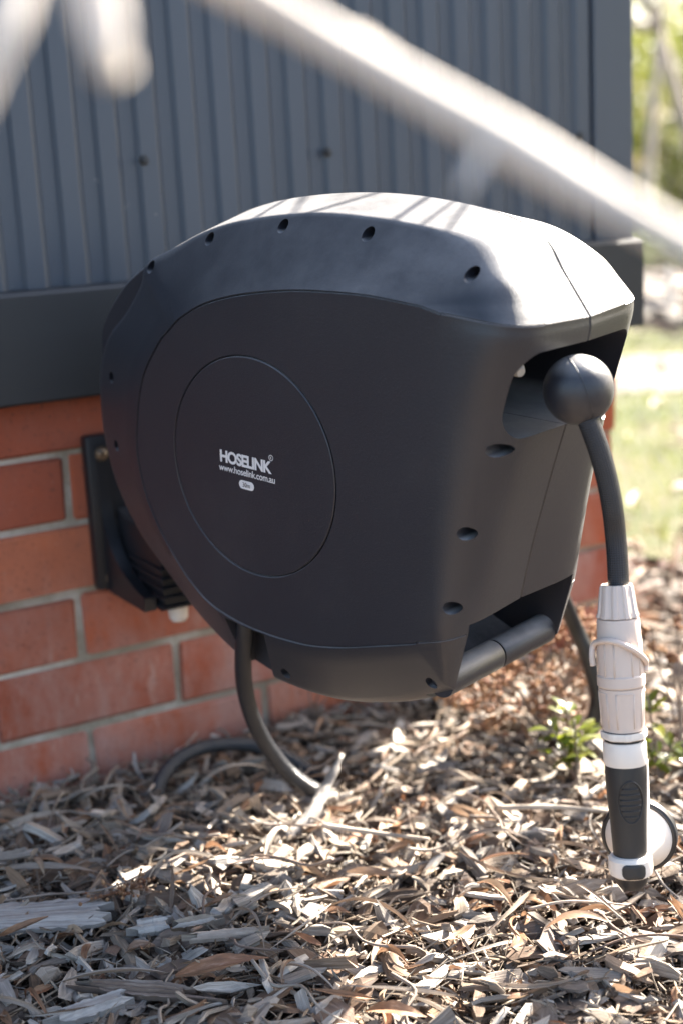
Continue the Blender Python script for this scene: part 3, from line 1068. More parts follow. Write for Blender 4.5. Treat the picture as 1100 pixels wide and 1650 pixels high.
# raised ribs and slots on the body
yl = np.array(CM.to_3x3() @ Vector((0, 1, 0)))
t_front = -math.pi / 2 if yl @ np.array(CAM_F) > 0 else math.pi / 2
for k_ in range(5):
    for (r0_, r1_, y0, y1, hw) in ((35.4, 36.4, 1030, 1084, 1.5), (36.6, 33.9, 1110, 1166, 1.3)):
        for dd in (-0.40, 0.40):
            tt = t_front + 0.05 + k_ * 2 * math.pi / 5 + dd
            tb = tube(np.array([(math.cos(tt) * r * PXM, math.sin(tt) * r * PXM, ypx(y)) for r, y in ((r0_, y0), (r1_, y1))]), hw * PXM, 6)
            Vr, Fr, _ = xf(tb, CM)
            obj('body_rib', Vr, Fr, M['cream'], conn)
    tt = t_front + 0.05 + k_ * 2 * math.pi / 5
    tb = tube(np.array([(math.cos(tt + d_) * 36.5 * PXM, math.sin(tt + d_) * 36.5 * PXM, ypx(1110)) for d_ in np.linspace(-.4, .4, 7)]), 1.3 * PXM, 6)
    Vr, Fr, _ = xf(tb, CM)
    obj('body_rib', Vr, Fr, M['cream'], conn)
# looped strap: from left lug over the front to right lug
sp = []
for x, y, r in ((-44, 1068, 34), (-45, 1052, 38), (-41, 1034, 39), (-30, 1025, 40), (-15, 1025, 41), (0, 1031, 41), (15, 1040, 41), (27, 1050, 40), (36, 1060, 40), (41, 1070, 39), (40, 1082, 38)):
    x_ = max(min(x, r), -r)
    yy = math.sqrt(max(r * r - x_ * x_, 0)) if abs(x) < r else 0
    # lens side of the body: local -y'.. choose the side that faces the camera
    sp.append((x * PXM, yy * PXM, ypx(y)))
sp = catmull(sp, 6)
Vs, Fs, _ = tube(sp, 0.0026, 12)
yl = np.array(CM.to_3x3() @ Vector((0, 1, 0)))
if yl @ np.array(CAM_F) > 0: Vs[:, 1] *= -1
Vs = xf((Vs, Fs), CM)[0]
obj('strap', Vs, Fs, M['cream'], conn)

# ------------------------------------------------------------------ spray gun
gun = empty('spray_gun', tuple(ax_top + axd * ypx(1412)))
G0 = ax_top + axd * ypx(1412)
tag(gun, 'spray gun with dark rubber grip and round white head, hanging head down', 'spray gun')
gof = ax_top - G0


def gpart(name, prof, mat, seg=40, sx=1.0, sy=1.0, dx=0.0, parent=None, sharp=30, Fm=None):
    lt = lathe([(r * PXM, ypx(y)) for r, y in prof], seg)
    V = lt[0].copy(); V[:, 0] = V[:, 0] * sx + dx * PXM; V[:, 1] *= sy
    V, F, _ = xf((V, lt[1]), CM)
    return obj(name, V + gof, [f[::-1] for f in F], mat, parent or gun, sharp=sharp)


gpart('swivel_collar', [(30, 1190), (33.5, 1190.5), (35, 1194), (35, 1222), (34, 1226), (33.5, 1228), (30, 1229)], M['white'])
grip = gpart('grip', [(29, 1226), (33, 1228), (33.5, 1240), (32, 1280), (29.5, 1320), (27.5, 1360), (26.5, 1384), (24, 1386)], M['rubber'], 40, 1.0, 1.0)
# white spine behind the grip
cf = np.array(CAM_F); cr_ = np.array(CAM_R)
spn = []
for y, r in ((1226, 25), (1280, 25), (1330, 22), (1380, 21)):
    spn.append(ax_top + axd * ypx(y) + cf * 0.008 + cr_ * 0.005)
tb = tube(np.array(spn) - G0, [0.0165, 0.0160, 0.0145, 0.014], 24)
obj('grip_spine', tb[0], tb[1], M['white'], gun, sharp=40)
# oval thumb pad and its bars on the grip, facing the lens
fc = -cf - axd * ((-cf) @ axd); fc /= np.linalg.norm(fc)
sd = np.cross(axd, fc)
if sd @ cr_ < 0: sd = -sd


def on_grip(u, y, lift):
    """u in px sideways from the axis, y photo row"""
    r = np.interp(y, [1228, 1240, 1280, 1320, 1360, 1384], [33, 33.5, 32, 29.5, 27.5, 26.5])
    w = math.sqrt(max(r * r - u * u, 1))
    return ax_top + axd * ypx(y) + (sd * u + fc * (w + lift)) * PXM - G0


ov = [on_grip(20 * math.cos(t), 1283 + 34 * math.sin(t), 0.3) for t in np.linspace(0, 2 * math.pi, 41)]
tb = tube(np.array(ov), 0.0009, 6, False)
obj('thumb_pad_rim', tb[0], tb[1], M['rubber'], grip)
for q in range(6):
    y = 1262 + q * 9
    w = 20 * math.sqrt(max(0.05, 1 - ((y - 1283) / 34) ** 2)) - 3
    tb = tube(np.array([on_grip(u, y, 0.1) for u in np.linspace(-w, w, 9)]), 0.0010, 6)
    obj('thumb_pad_bar', tb[0], tb[1], M['rubber'], grip)
# elbow and head: the head looks away from the lens and a little to the right
gpart('elbow', [(24, 1374), (32, 1376), (35.5, 1381), (36, 1398), (34, 1406), (28, 1410), (18, 1411)], M['white'], 40, 1.0, 1.0)
gpart('base_cap', [(14, 1409), (27, 1410.5), (25, 1421), (18, 1430), (4, 1432)], M['black'], 32)
hd = Vector(cf - axd * (cf @ axd)) * 0.93 + CAM_R * 0.34 - Vector(axd) * 0.10
hd.normalize()
HO = ax_top + axd * ypx(1385) - G0 + np.array(hd) * 0.006
cone = lathe([(0.013, 0.0), (0.0155, 0.010), (0.019, 0.022), (0.0255, 0.036), (0.0300, 0.044), (0.0306, 0.047), (0.020, 0.047)], 48)
head = obj('spray_head', xf(cone, frame_to(hd, HO))[0], cone[1], M['white'], gun, sharp=40)
rim = lathe([(0.024, 0.046), (0.0322, 0.0450), (0.0342, 0.047), (0.0342, 0.056), (0.0325, 0.058), (0.01, 0.055)], 48)
obj('head_rim', xf(rim, frame_to(hd, HO))[0], rim[1], M['black'], head, sharp=40)
# dial on the elbow that faces the lens
dr = rrect(-19, 19, -12, 12, 9, 6)
V, F = [], []
n = len(dr)
for sc_, lift in ((1.0, -4.0), (1.0, 1.0), (0.93, 1.8), (0.5, 1.9), (0.05, 1.9)):
    for u, w in dr:
        u, w = u * sc_, w * sc_
        r_ = 36.0
        V.append(ax_top + axd * ypx(1394 + w) + (sd * (u - 1) + fc * (math.sqrt(max(r_ * r_ - u * u, 1)) + lift)) * PXM - G0)
F = [(q * n + i, q * n + (i + 1) % n, (q + 1) * n + (i + 1) % n, (q + 1) * n + i) for q in range(4) for i in range(n)] + [tuple(range(4 * n, 5 * n))]
obj('spray_dial', V, F, M['rubber'], gun, sharp=40)

# ------------------------------------------------------------------ supply hoses
sup = []
s0 = rpt(-.037, .024, -.150)
sup.append(s0); sup.append(rpt(-.038, .022, -.178))
dA = (Vector(rpt(-.038, .022, -.178)) - CAM_C).dot(CAM_F)
gE = pix_z(512, 1280, 0.016)
dB = (gE - CAM_C).dot(CAM_F)
for x, y, t in ((392, 1060, .16), (395, 1110, .36), (409, 1160, .55), (433, 1205, .72), (466, 1245, .87), (512, 1276, 1.0)):
    sup.append(np.array(pix(x, y, dA + (dB - dA) * t)))
for x, y, Y in ((527, 1272, -.20), (510, 1258, -.175), (474, 1234, -.150), (432, 1214, -.130), (390, 1206, -.115), (340, 1209, -.105), (302, 1222, -.105), (275, 1243, -.110), (259, 1268, -.120), (253, 1292, -.13)):
    sup.append(np.array(pix_y(x, y, Y)) + np.array([0, 0, .006]))
sup = catmull(sup, 8)
so = empty('supply_hose', tuple(sup[-1]))
tb = tube(sup - sup[-1], 0.0090, 20)
obj('hose_tube', tb[0], tb[1], M['hose'], so, uv=tb[2])
tag(so, 'dark supply hose looping from under the reel down into the mulch', 'hose')
rh = [rpt(-.03, 2 * H - .035, -.170), rpt(.00, 2 * H - .005, -.178)] + [np.array(pix(x, y, d)) for x, y, d in ((868, 905, 1.665), (897, 948, 1.70), (921, 1000, 1.74), (941, 1045, 1.75), (955, 1090, 1.755), (962, 1130, 1.76), (950, 1180, 1.77))]
rh = catmull(rh, 8)
ro = empty('garden_hose', tuple(rh[-1]))
tb = tube(rh - rh[-1], 0.0098, 18)
obj('hose_tube', tb[0], tb[1], M['hose_plain'], ro)
tag(ro, 'dark hose hanging behind the reel beside the pale connector', 'hose')
pb = pix_y(724, 1165, -0.055)
upright = empty('dark_stub', (pb.x, -0.055, -0.01))  # dark stepped cylinder standing close to the wall
tb = lathe([(0.020, 0), (0.020, 0.045), (0.026, 0.046), (0.026, 0.075), (0.015, 0.078), (0.013, 0.30)], 20)
obj('shaft', tb[0], tb[1], M['black'], upright, sharp=40)
tag(upright, 'dark pipe stub at the foot of the brick wall behind the reel', 'upright')

# ------------------------------------------------------------------ mulch
def blocked(x, y):
    return (x < CORNER + 0.01) & (y > -0.012)


def sample_xy(n, region):
    out = []
    while sum(len(o) for o in out) < n:
        if region == 'near':
            x = RNG.uniform(0.35, 1.75, n * 2); y = RNG.uniform(-1.0, 0.0, n * 2)
            ok = ~blocked(x, y)
        else:
            x = RNG.uniform(-0.6, 2.9, n * 3); y = RNG.uniform(-1.7, 1.2, n * 3)
            ok = ~blocked(x, y) & ~((x > 0.35) & (x < 1.75) & (y > -1.0) & (y < 0)) & (x < 2.15 + np.abs(y) * 0.85) & ~((y > 0.2) & (x > 2.3 - 0.2 * y)) & ~((y > 0) & (x < 1.70))
        out.append(np.stack([x[ok], y[ok]], 1))
    return np.concatenate(out)[:n]


def rot_stack(yaw, pitch, roll):
    cy, sy = np.cos(yaw), np.sin(yaw); cp, sp_ = np.cos(pitch), np.sin(pitch); cr2, sr = np.cos(roll), np.sin(roll)
    n = len(yaw)
    R = np.zeros((n, 3, 3))
    R[:, 0, 0] = cy * cp; R[:, 0, 1] = cy * sp_ * sr - sy * cr2; R[:, 0, 2] = cy * sp_ * cr2 + sy * sr
    R[:, 1, 0] = sy * cp; R[:, 1, 1] = sy * sp_ * sr + cy * cr2; R[:, 1, 2] = sy * sp_ * cr2 - cy * sr
    R[:, 2, 0] = -sp_; R[:, 2, 1] = cp * sr; R[:, 2, 2] = cp * cr2
    return R


def chip_local(n, L, Wd, T, rng):
    """n splintered chips along x: 4 cross sections of 4 corners"""
    ts = np.array([-0.5, -0.22, 0.22, 0.5])
    tap = rng.uniform(0.25, 1.0, (n, 4)); tap[:, 1:3] = rng.uniform(0.8, 1.1, (n, 2))
    P = np.zeros((n, 4, 4, 3)); U = np.zeros((n, 4, 4, 2))
    corner = np.array([(-.5, -.5), (.5, -.5), (.5, .5), (-.5, .5)])
    bend = rng.normal(0, 0.06, n) * L; bendy = rng.normal(0, 0.05, n) * L
    for i, t in enumerate(ts):
        for j, (cy, cz) in enumerate(corner):
            jag = rng.normal(0, 0.07, n) * L if i in (0, 3) else rng.normal(0, 0.02, n) * L
            P[:, i, j, 0] = t * L + jag
            P[:, i, j, 1] = cy * Wd * tap[:, i] * rng.uniform(0.75, 1.2, n) + bendy * (4 * t * t - .5)
            P[:, i, j, 2] = cz * T * np.sqrt(tap[:, i]) * rng.uniform(0.6, 1.25, n) - bend * (4 * t * t - .5)
            U[:, i, j, 0] = t * L
            U[:, i, j, 1] = cy * Wd + cz * T
    f = []
    for i in range(3):
        for j in range(4):
            a = 4 * i + j; b = 4 * i + (j + 1) % 4
            f.append((a, b, b + 4, a + 4))
    f += [(3, 2, 1, 0), (12, 13, 14, 15)]
    return P.reshape(n, 16, 3), np.array(f), U.reshape(n, 16, 2)


def leaf_local(n, L, Wd, rng, nx=8):
    """n curled lance-shaped leaves along x: nx stations of 3 points"""
    t = np.linspace(0, 1, nx)
    w = np.sin(np.pi * np.clip(t, 0.02, 0.985) ** 0.8) ** 0.9
    arch = rng.normal(0.10, 0.12, n); sway = rng.normal(0, 0.12, n); fold = rng.uniform(0.1, 0.9, n); tw = rng.normal(0, 0.9, n)
    P = np.zeros((n, nx, 3, 3)); U = np.zeros((n, nx, 3, 2))
    for i in range(nx):
        s = t[i] - 0.5
        cx = s * L; cy = sway * L * (4 * s * s - .5); cz = -arch * L * (4 * s * s - .5)
        a = tw * s
        for j, q in enumerate((-1, 0, 1)):
            yy = q * Wd / 2 * w[i] * np.cos(fold); zz = abs(q) * Wd / 2 * w[i] * np.sin(fold)
            yy = yy * rng.uniform(0.85, 1.1, n)
            P[:, i, j, 0] = cx
            P[:, i, j, 1] = cy + yy * np.cos(a) - zz * np.sin(a)
            P[:, i, j, 2] = cz + yy * np.sin(a) + zz * np.cos(a)
            U[:, i, j, 0] = s * L; U[:, i, j, 1] = q * Wd / 2
    f = []
    for i in range(nx - 1):
        for j in range(2):
            a = 3 * i + j
            f.append((a, a + 1, a + 4, a + 3))
    return P.reshape(n, nx * 3, 3), np.array(f), U.reshape(n, nx * 3, 2)


def scatter(name, local, xy, z, yaw, pitch, roll, mat, smooth, label, cat):
    P, f, U = local
    n, k, _ = P.shape
    R = rot_stack(yaw, pitch, roll)
    Wv = np.einsum('nij,nkj->nki', R, P)
    Wv[:, :, 0] += xy[:, None, 0]; Wv[:, :, 1] += xy[:, None, 1]; Wv[:, :, 2] += z[:, None]
    # keep out of the wall
    inwall = (Wv[:, :, 0] < CORNER + 0.004) & (Wv[:, :, 1] > -0.003)
    keep = ~inwall.any(axis=1)
    Wv = Wv[keep]; U = U[keep]; n = len(Wv)
    F = (f[None] + (np.arange(n) * k)[:, None, None]).reshape(-1, f.shape[1])
    o = obj(name, Wv.reshape(-1, 3), F, mat, None, smooth, U.reshape(-1, 2), 40 if smooth else None)
    tag(o, label, cat, kind='stuff')
    return o


def near_far(nn, nf):
    return np.concatenate([sample_xy(nn, 'near'), sample_xy(nf, 'far')])


def chip_layer(name, N, Nf, lo, hi, mat, label, cat, med):
    xy = near_far(N, Nf); n = len(xy)
    L = RNG.lognormal(math.log(med), 0.48, n).clip(.008, .070); Wd = (L * RNG.uniform(.12, .40, n)).clip(.002, .012); T = Wd * RNG.uniform(.3, .8, n)
    L[N:] *= 1.25; Wd[N:] *= 1.4
    wide = RNG.uniform(0, 1, n) < .20; Wd[wide] = (Wd[wide] * 1.7).clip(.004, .018); T[wide] *= 1.1
    z = hgt(xy[:, 0], xy[:, 1]) + RNG.uniform(lo, hi, n)
    scatter(name, chip_local(n, L, Wd, T, RNG), xy, z, RNG.uniform(0, 6.28, n), RNG.normal(0, .34, n), RNG.uniform(-1.4, 1.4, n), mat, False, label, cat)


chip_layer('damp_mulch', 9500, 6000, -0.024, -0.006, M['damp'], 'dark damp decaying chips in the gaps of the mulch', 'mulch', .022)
chip_layer('wood_chip_mulch', 5600, 4200, -0.008, 0.013, M['chip'], 'weathered wood chip mulch covering the ground along the wall', 'mulch', .021)
N2, N2f = 17000, 4000
xy = near_far(N2, N2f); n = len(xy)
L = RNG.lognormal(math.log(0.020), 0.6, n).clip(.005, .09); Wd = RNG.uniform(.0006, .0024, n); T = Wd * RNG.uniform(.5, 1, n)
z = hgt(xy[:, 0], xy[:, 1]) + RNG.uniform(-0.010, 0.012, n)
scatter('shredded_litter', chip_local(n, L, Wd, T, RNG), xy, z, RNG.uniform(0, 6.28, n), RNG.normal(0, .3, n), RNG.uniform(0, 6, n), M['fibre'], True,
        'fine shredded bark and straw litter between the wood chips', 'litter')
N3, N3f = 1500, 1000
xy = near_far(N3, N3f); n = len(xy)
L = RNG.uniform(.012, .042, n); Wd = L * RNG.uniform(.16, .5, n)
z = hgt(xy[:, 0], xy[:, 1]) + RNG.uniform(-0.010, 0.013, n)
scatter('leaf_litter', leaf_local(n, L, Wd, RNG), xy, z, RNG.uniform(0, 6.28, n), RNG.normal(0, .3, n), RNG.normal(0, .7, n), M['leaf'], True,
        'brown broken dry leaves scattered through the mulch', 'leaf litter')


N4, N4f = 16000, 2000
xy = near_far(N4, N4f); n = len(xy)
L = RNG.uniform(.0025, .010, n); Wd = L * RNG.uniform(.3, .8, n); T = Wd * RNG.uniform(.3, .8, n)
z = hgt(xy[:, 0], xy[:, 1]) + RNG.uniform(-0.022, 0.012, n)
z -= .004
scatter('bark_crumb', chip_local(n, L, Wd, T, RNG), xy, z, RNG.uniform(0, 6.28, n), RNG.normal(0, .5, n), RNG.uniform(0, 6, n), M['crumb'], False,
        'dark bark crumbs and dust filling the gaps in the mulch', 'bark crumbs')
N5, N5f = 1300, 500
xy = near_far(N5, N5f); n = len(xy)
L = RNG.uniform(.018, .05, n); Wd = L * RNG.uniform(.35, .7, n); T = RNG.uniform(.002, .005, n)
z = hgt(xy[:, 0], xy[:, 1]) + RNG.uniform(-0.010, 0.010, n)
scatter('bark_flake', chip_local(n, L, Wd, T, RNG), xy, z, RNG.uniform(0, 6.28, n), RNG.normal(0, .3, n), RNG.normal(0, .4, n), M['flake'], False,
        'brown and grey bark flakes mixed into the mulch', 'bark flakes')


# single pieces one can pick out on top of the mulch
def single_mesh(kind, seed, L, Wd, T=0.004):
    r = np.random.default_rng(seed)
    a = lambda v: np.array([v])
    if kind == 'leaf':
        P, f, U = leaf_local(1, a(L), a(Wd), r, 12)
    else:
        P, f, U = chip_local(1, a(L), a(Wd), a(T), r)
    return mk_mesh(kind, P[0], f, None, kind == 'leaf', U[0], 40 if kind == 'leaf' else None)


def drop(name, me, mat, x, y, dz, yaw, pitch=0.0, roll=0.0, label=None, cat=None, group=None):
    if not me.materials: me.materials.append(mat)
    z = float(hgt(x, y)) + dz
    o = link(name, me, None, (x, y, z), (roll, pitch, yaw))
    tag(o, label, cat, group)
    return o


def in_wedge(x, y):
    """part of the bed that the photograph shows"""
    v = Vector((x, y, 0.0)) - CAM_C
    d = v.dot(CAM_F)
    if d < 0.3: return False
    u = v.dot(CAM_R) / d * FPX + 550; w = v.dot(CAM_D) / d * FPX + 825
    return -20 < u < 1120 and 1180 < w < 1670


chip_var = [single_mesh('wood_chip', 100 + i, random.uniform(.026, .060), random.uniform(.005, .013), random.uniform(.003, .007)) for i in range(28)]
leaf_var = [single_mesh('leaf', 200 + i, random.uniform(.04, .075), random.uniform(.006, .013)) for i in range(12)]
twig_var = []
for i in range(8):
    Lt = random.uniform(.07, .15)
    pts = [(Lt * (t - .5), random.gauss(0, .006), random.gauss(0, .003)) for t in np.linspace(0, 1, 5)]
    tb = tube(catmull(pts, 4), np.linspace(.0018, .0008, 17), 7)
    twig_var.append(mk_mesh('twig', tb[0], tb[1], None, True, tb[2][:, ::-1]))
cnt = 0
while cnt < 210:
    x, y = random.uniform(.5, 1.75), random.uniform(-.9, -.03)
    if not in_wedge(x, y): continue
    drop('wood_chip', random.choice(chip_var), M['chip'], x, y, random.uniform(.006, .014), random.uniform(0, 6.28), random.gauss(0, .16), random.uniform(-.5, .5),
         'weathered wood chip lying loose on top of the mulch', 'wood chip', 'loose wood chips on top of the mulch')
    cnt += 1
cnt = 0
while cnt < 44:
    x, y = random.uniform(.5, 1.75), random.uniform(-.9, -.03)
    if not in_wedge(x, y): continue
    drop('dry_leaf', random.choice(leaf_var), M['leaf'], x, y, random.uniform(.012, .020), random.uniform(0, 6.28), random.gauss(0, .2), random.gauss(0, .6),
         'narrow curled dry leaf lying on the mulch', 'leaf', 'dry leaves on top of the mulch')
    cnt += 1
cnt = 0
while cnt < 34:
    x, y = random.uniform(.5, 1.75), random.uniform(-.9, -.03)
    if not in_wedge(x, y): continue
    drop('twig', random.choice(twig_var), M['twig'], x, y, random.uniform(.014, .020), random.uniform(0, 6.28), random.gauss(0, .12), 0,
         'thin dry twig lying across the mulch', 'twig', 'thin twigs on top of the mulch')
    cnt += 1


strip_var = [single_mesh('leaf', 300 + i, random.uniform(.07, .14), random.uniform(.004, .009)) for i in range(14)]
cnt = 0
while cnt < 80:
    x, y = random.uniform(.5, 1.75), random.uniform(-.9, -.03)
    if not in_wedge(x, y): continue
    drop('bark_strip', random.choice(strip_var), M['strip'], x, y, random.uniform(.010, .019), random.uniform(0, 6.28), random.gauss(0, .10), random.gauss(0, .8),
         'long stringy strip of bark lying on the mulch', 'bark strip', 'stringy bark strips on top of the mulch')
    cnt += 1
for (px_, py_, q) in ((248, 1296, 4), (522, 1290, 5), (960, 1190, 5)):
    for _ in range(q):
        g_ = pix_z(px_ + random.gauss(0, 16), py_ + random.gauss(0, 8), .015)
        drop('wood_chip', random.choice(chip_var), M['chip'], g_.x, min(g_.y, -.03), random.uniform(.012, .022), random.uniform(0, 6.28), random.gauss(0, .3), random.uniform(-.6, .6),
             'weathered wood chip heaped against a hose where it enters the mulch', 'wood chip', 'wood chips heaped against the hoses')


def slab(seed, L, Wd, T, nx=20, nyy=9, rag=0.26):
    T = T * .7
    """a flat split piece of wood with ragged ends and uneven face"""
    r = np.random.default_rng(seed)
    xs = np.linspace(-.5, .5, nx); ys = np.linspace(-.5, .5, nyy)
    e0 = r.normal(0, rag * .5, nyy); e1 = r.normal(0, rag * .5, nyy)
    wl_ = 1 + np.cumsum(r.normal(0, .05, nx)) * .6 + r.normal(0, .05, nx); crack = r.normal(0, .22, nyy); V, U = [], []
    for top in (1, 0):
        for i, s in enumerate(xs):
            for j, q in enumerate(ys):
                xx = s * L
                if i == 0: xx += e0[j] * L
                if i == nx - 1: xx += e1[j] * L
                yy = q * Wd * wl_[i] * (1 - .25 * abs(2 * s) ** 3)
                zz = (T * (1 - .45 * abs(2 * q) ** 2) + crack[j] * T + r.normal(0, T * .045)) if top else -T * .4
                V.append((xx, yy, zz)); U.append((xx, yy + (0 if top else .1)))
    F = []
    m = nx * nyy
    for i in range(nx - 1):
        for j in range(nyy - 1):
            a = i * nyy + j
            F.append((a, a + nyy, a + nyy + 1, a + 1)); F.append((m + a, m + a + 1, m + a + nyy + 1, m + a + nyy))
    for i in range(nx - 1):
        for j in (0, nyy - 1):
            a = i * nyy + j; b = a + nyy
            F.append((a, m + a, m + b, b) if j == 0 else (a, b, m + b, m + a))
    for j in range(nyy - 1):
        for i in (0, nx - 1):
            a = i * nyy + j; b = a + 1
            F.append((a, b, m + b, m + a) if i == 0 else (a, m + a, m + b, b))
    return mk_mesh('slab', V, F, None, True, U, 35)


def at_px(x, y, z=0.012):
    q = pix_z(x, y, z)
    return q.x, q.y


def yaw_px(x0, y0, x1, y1, z=0.012):
    a = pix_z(x0, y0, z); b = pix_z(x1, y1, z)
    return math.atan2(b.y - a.y, b.x - a.x), (b - a).length


yw, ln = yaw_px(-40, 1492, 168, 1478)
x, y = at_px(64, 1488)
drop('bark_slab', slab(1, ln, .052, .009), M['grey_wood'], x, y, .012, yw, 0, .05, 'broad silver grey split wood slab with a knot hole at the left edge', 'wood slab')
yw, ln = yaw_px(105, 1640, 205, 1612)
x, y = at_px(152, 1628)
drop('wood_slab', slab(2, ln, .026, .010), M['grey_wood'], x, y, .014, yw, -.05, 0, 'pale smooth wood chunk in the bottom left foreground', 'wood slab')
yw, ln = yaw_px(158, 1600, 305, 1612)
x, y = at_px(232, 1606)
drop('wood_slab', slab(3, ln, .013, .010), M['twig'], x, y, .016, yw, 0, .4, 'dark brown split stick just above the pale foreground chunk', 'wood slab')
yw, ln = yaw_px(318, 1528, 412, 1518)
x, y = at_px(362, 1524)
drop('wood_slab', slab(4, ln, .012, .007), M['pale_bark'], x, y, .016, yw, 0, .2, 'pale rounded wood splinter lying in sunlight left of centre', 'wood slab')
yw, ln = yaw_px(288, 1502, 350, 1490)
x, y = at_px(318, 1502)
drop('wood_slab', slab(5, ln, .017, .009), M['chip'], x, y, .014, yw, 0, .3, 'grey grooved chunk at the edge of the reel shadow', 'wood slab')
yw, ln = yaw_px(222, 1508, 272, 1500)
x, y = at_px(246, 1506)
drop('wood_slab', slab(6, ln, .022, .009), M['grey_wood'], x, y, .016, yw, 0, .2, 'squarish silver grey chip beside the thin brown stick', 'wood slab')
# pale splintered stick standing out of the mulch under the reel
st = catmull([np.array(pix_z(462, 1352, 0.010)), np.array(pix_z(500, 1316, 0.022)), np.array(pix_z(525, 1270, 0.040)), np.array(pix_z(552, 1215, 0.070))], 6)
so_ = empty('splintered_stick', tuple(st[0]))
tb = tube(st - st[0], np.interp(np.linspace(0, 1, len(st)), [0, .35, .8, 1], [.004, .0085, .0055, .0015]), 9)
tb = (tb[0] + RNG.normal(0, .0009, tb[0].shape), tb[1], tb[2])
obj('stick', tb[0], tb[1], M['grey_wood'], so_, uv=tb[2][:, ::-1])
tag(so_, 'pale splintered stick slanting up from the mulch beside the hose end', 'stick')
# long fine stem with seed cluster, left
st = catmull([np.array(pix_z(-30, 1458, .02)), np.array(pix_z(70, 1442, .028)), np.array(pix_z(150, 1436, .03)), np.array(pix_z(200, 1422, .036)), np.array(pix_z(262, 1392, .034)), np.array(pix_z(305, 1372, .03))], 6)
sw = empty('seed_stem', tuple(st[0]))
tb = tube(st - st[0], 0.0011, 7)
obj('stem', tb[0], tb[1], M['twig'], sw, uv=tb[2][:, ::-1])
parts = []
cc = np.array(pix_z(205, 1428, .032)) - st[0]
for q in range(60):
    c = cc + RNG.normal(0, 1, 3) * np.array([.016, .010, .005])
    s_ = lathe([(.0002, -.002), (.0016, -.0008), (.0017, .0006), (.0003, .002)], 6)
    parts.append((s_[0] * RNG.uniform(.7, 1.2) + c, s_[1]))
    parts.append(tube(np.array([cc + np.array([.014 * np.sign(c[0] - cc[0]) * .2, 0, -.004]), c]), .0003, 4)[:2])
jj = join(*parts)
obj('seed_cluster', jj[0], jj[1], M['seed'], sw)
tag(sw, 'long thin stem with a tan seed cluster lying across the left mulch', 'stem')
# curled brown bark leaf in front
for (x0, y0, x1, y1, wd, seed, lb) in ((288, 1580, 432, 1552, .022, 31, 'large curled brown leaf at the lower left in front of the pale splinter'),
                                      (588, 1614, 682, 1622, .016, 32, 'curved tan leaf near the bottom centre'),
                                      (770, 1420, 832, 1470, .011, 33, 'slim orange brown leaf right of centre'),
                                      (880, 1496, 985, 1492, .010, 34, 'long pale curved strip of leaf in the right foreground'),
                                      (715, 1300, 800, 1322, .024, 35, 'orange brown curled leaf below the reel front'),
                                      (560, 1400, 640, 1408, .016, 36, 'tan leaf half buried in the sunlit litter at centre')):
    yw, ln = yaw_px(x0, y0, x1, y1, .02)
    x, y = at_px((x0 + x1) / 2, (y0 + y1) / 2, .02)
    drop('dry_leaf', single_mesh('leaf', seed, ln * 1.05, wd), M['leaf'], x, y, .020, yw, 0, .3, lb, 'leaf')
for (x0, y0, x1, y1, r, lb) in ((520, 1330, 690, 1352, .0032, 'pale sunlit stick lying level under the reel front'),
                                (800, 1302, 985, 1308, .0036, 'long pale stick on the mulch left of the spray gun'),
                                (240, 1275, 318, 1180, .0018, 'thin straw stem leaning near the wall at left'),
                                (850, 1465, 1010, 1458, .0016, 'thin curved twig in front of the spray gun')):
    a = np.array(pix_z(x0, y0, .022)); b = np.array(pix_z(x1, y1, .022))
    m_ = (a + b) / 2 + RNG.normal(0, .004, 3)
    pth = catmull([a, m_, b], 8)
    tb = tube(pth - m_, np.linspace(r, r * .6, len(pth)), 8)
    o = obj('stick', tb[0], tb[1], M['pale_bark'], None, uv=tb[2][:, ::-1]); o.location = m_
    tag(o, lb, 'stick')

# ------------------------------------------------------------------ plants by the wall
def leaf_mesh(L, Wd, seed, mat, fold=.25, arch=.12):
    r = np.random.default_rng(seed)
    t = np.linspace(0, 1, 6); w = np.sin(np.pi * np.clip(t, .03, .97) ** 1.35) ** .8
    V, F = [], []
    for i in range(6):
        for q in (-1, 0, 1):
            V.append((t[i] * L, q * Wd / 2 * w[i], abs(q) * Wd / 2 * w[i] * fold - arch * L * t[i] ** 2))
    for i in range(5):
        for j in range(2):
            a = 3 * i + j; F.append((a, a + 1, a + 4, a + 3))
    return mk_mesh('leaf', V, F, mat, True)


GL = [leaf_mesh(.024, .011, i, M['green'], .3, .2 + .1 * i) for i in range(4)]


def green_plant(base, stems, label):
    p_ = empty('green_shrub', base)
    tag(p_, label, 'shrub')
    for (dx, dy, hh) in stems:
        pth = catmull([(0, 0, 0), (dx * .4, dy * .4, hh * .5), (dx, dy, hh)], 5)
        tb = tube(pth, np.linspace(.0022, .0012, len(pth)), 7)
        st_ = obj('stem', tb[0], tb[1], M['twig'], p_, uv=tb[2][:, ::-1])
        for q in range(10):
            t = random.uniform(.35, 1.0)
            c = pth[int(t * (len(pth) - 1))]
            az = q * 2.399 + random.uniform(-.4, .4)
            s_ = random.uniform(.7, 1.25)
            link('leaf', random.choice(GL), p_, tuple(c), (random.gauss(0, .3), -random.uniform(.1, .9) * (0.4 + t), az), (s_, s_, s_))


b = pix_z(930, 1262, 0.0)
green_plant((b.x, b.y, 0.0), [(-.030, .012, .075), (-.012, -.010, .085), (.012, .006, .060), (-.04, -.006, .052), (.0, .022, .10)], 'small glossy green shrub growing behind the spray gun')
b = pix_z(1062, 1262, 0.0)
green_plant((b.x, b.y, 0.0), [(-.01, .01, .06), (.015, -.005, .045), (.0, .02, .10)], 'small sunlit yellow green shrub right of the spray gun')


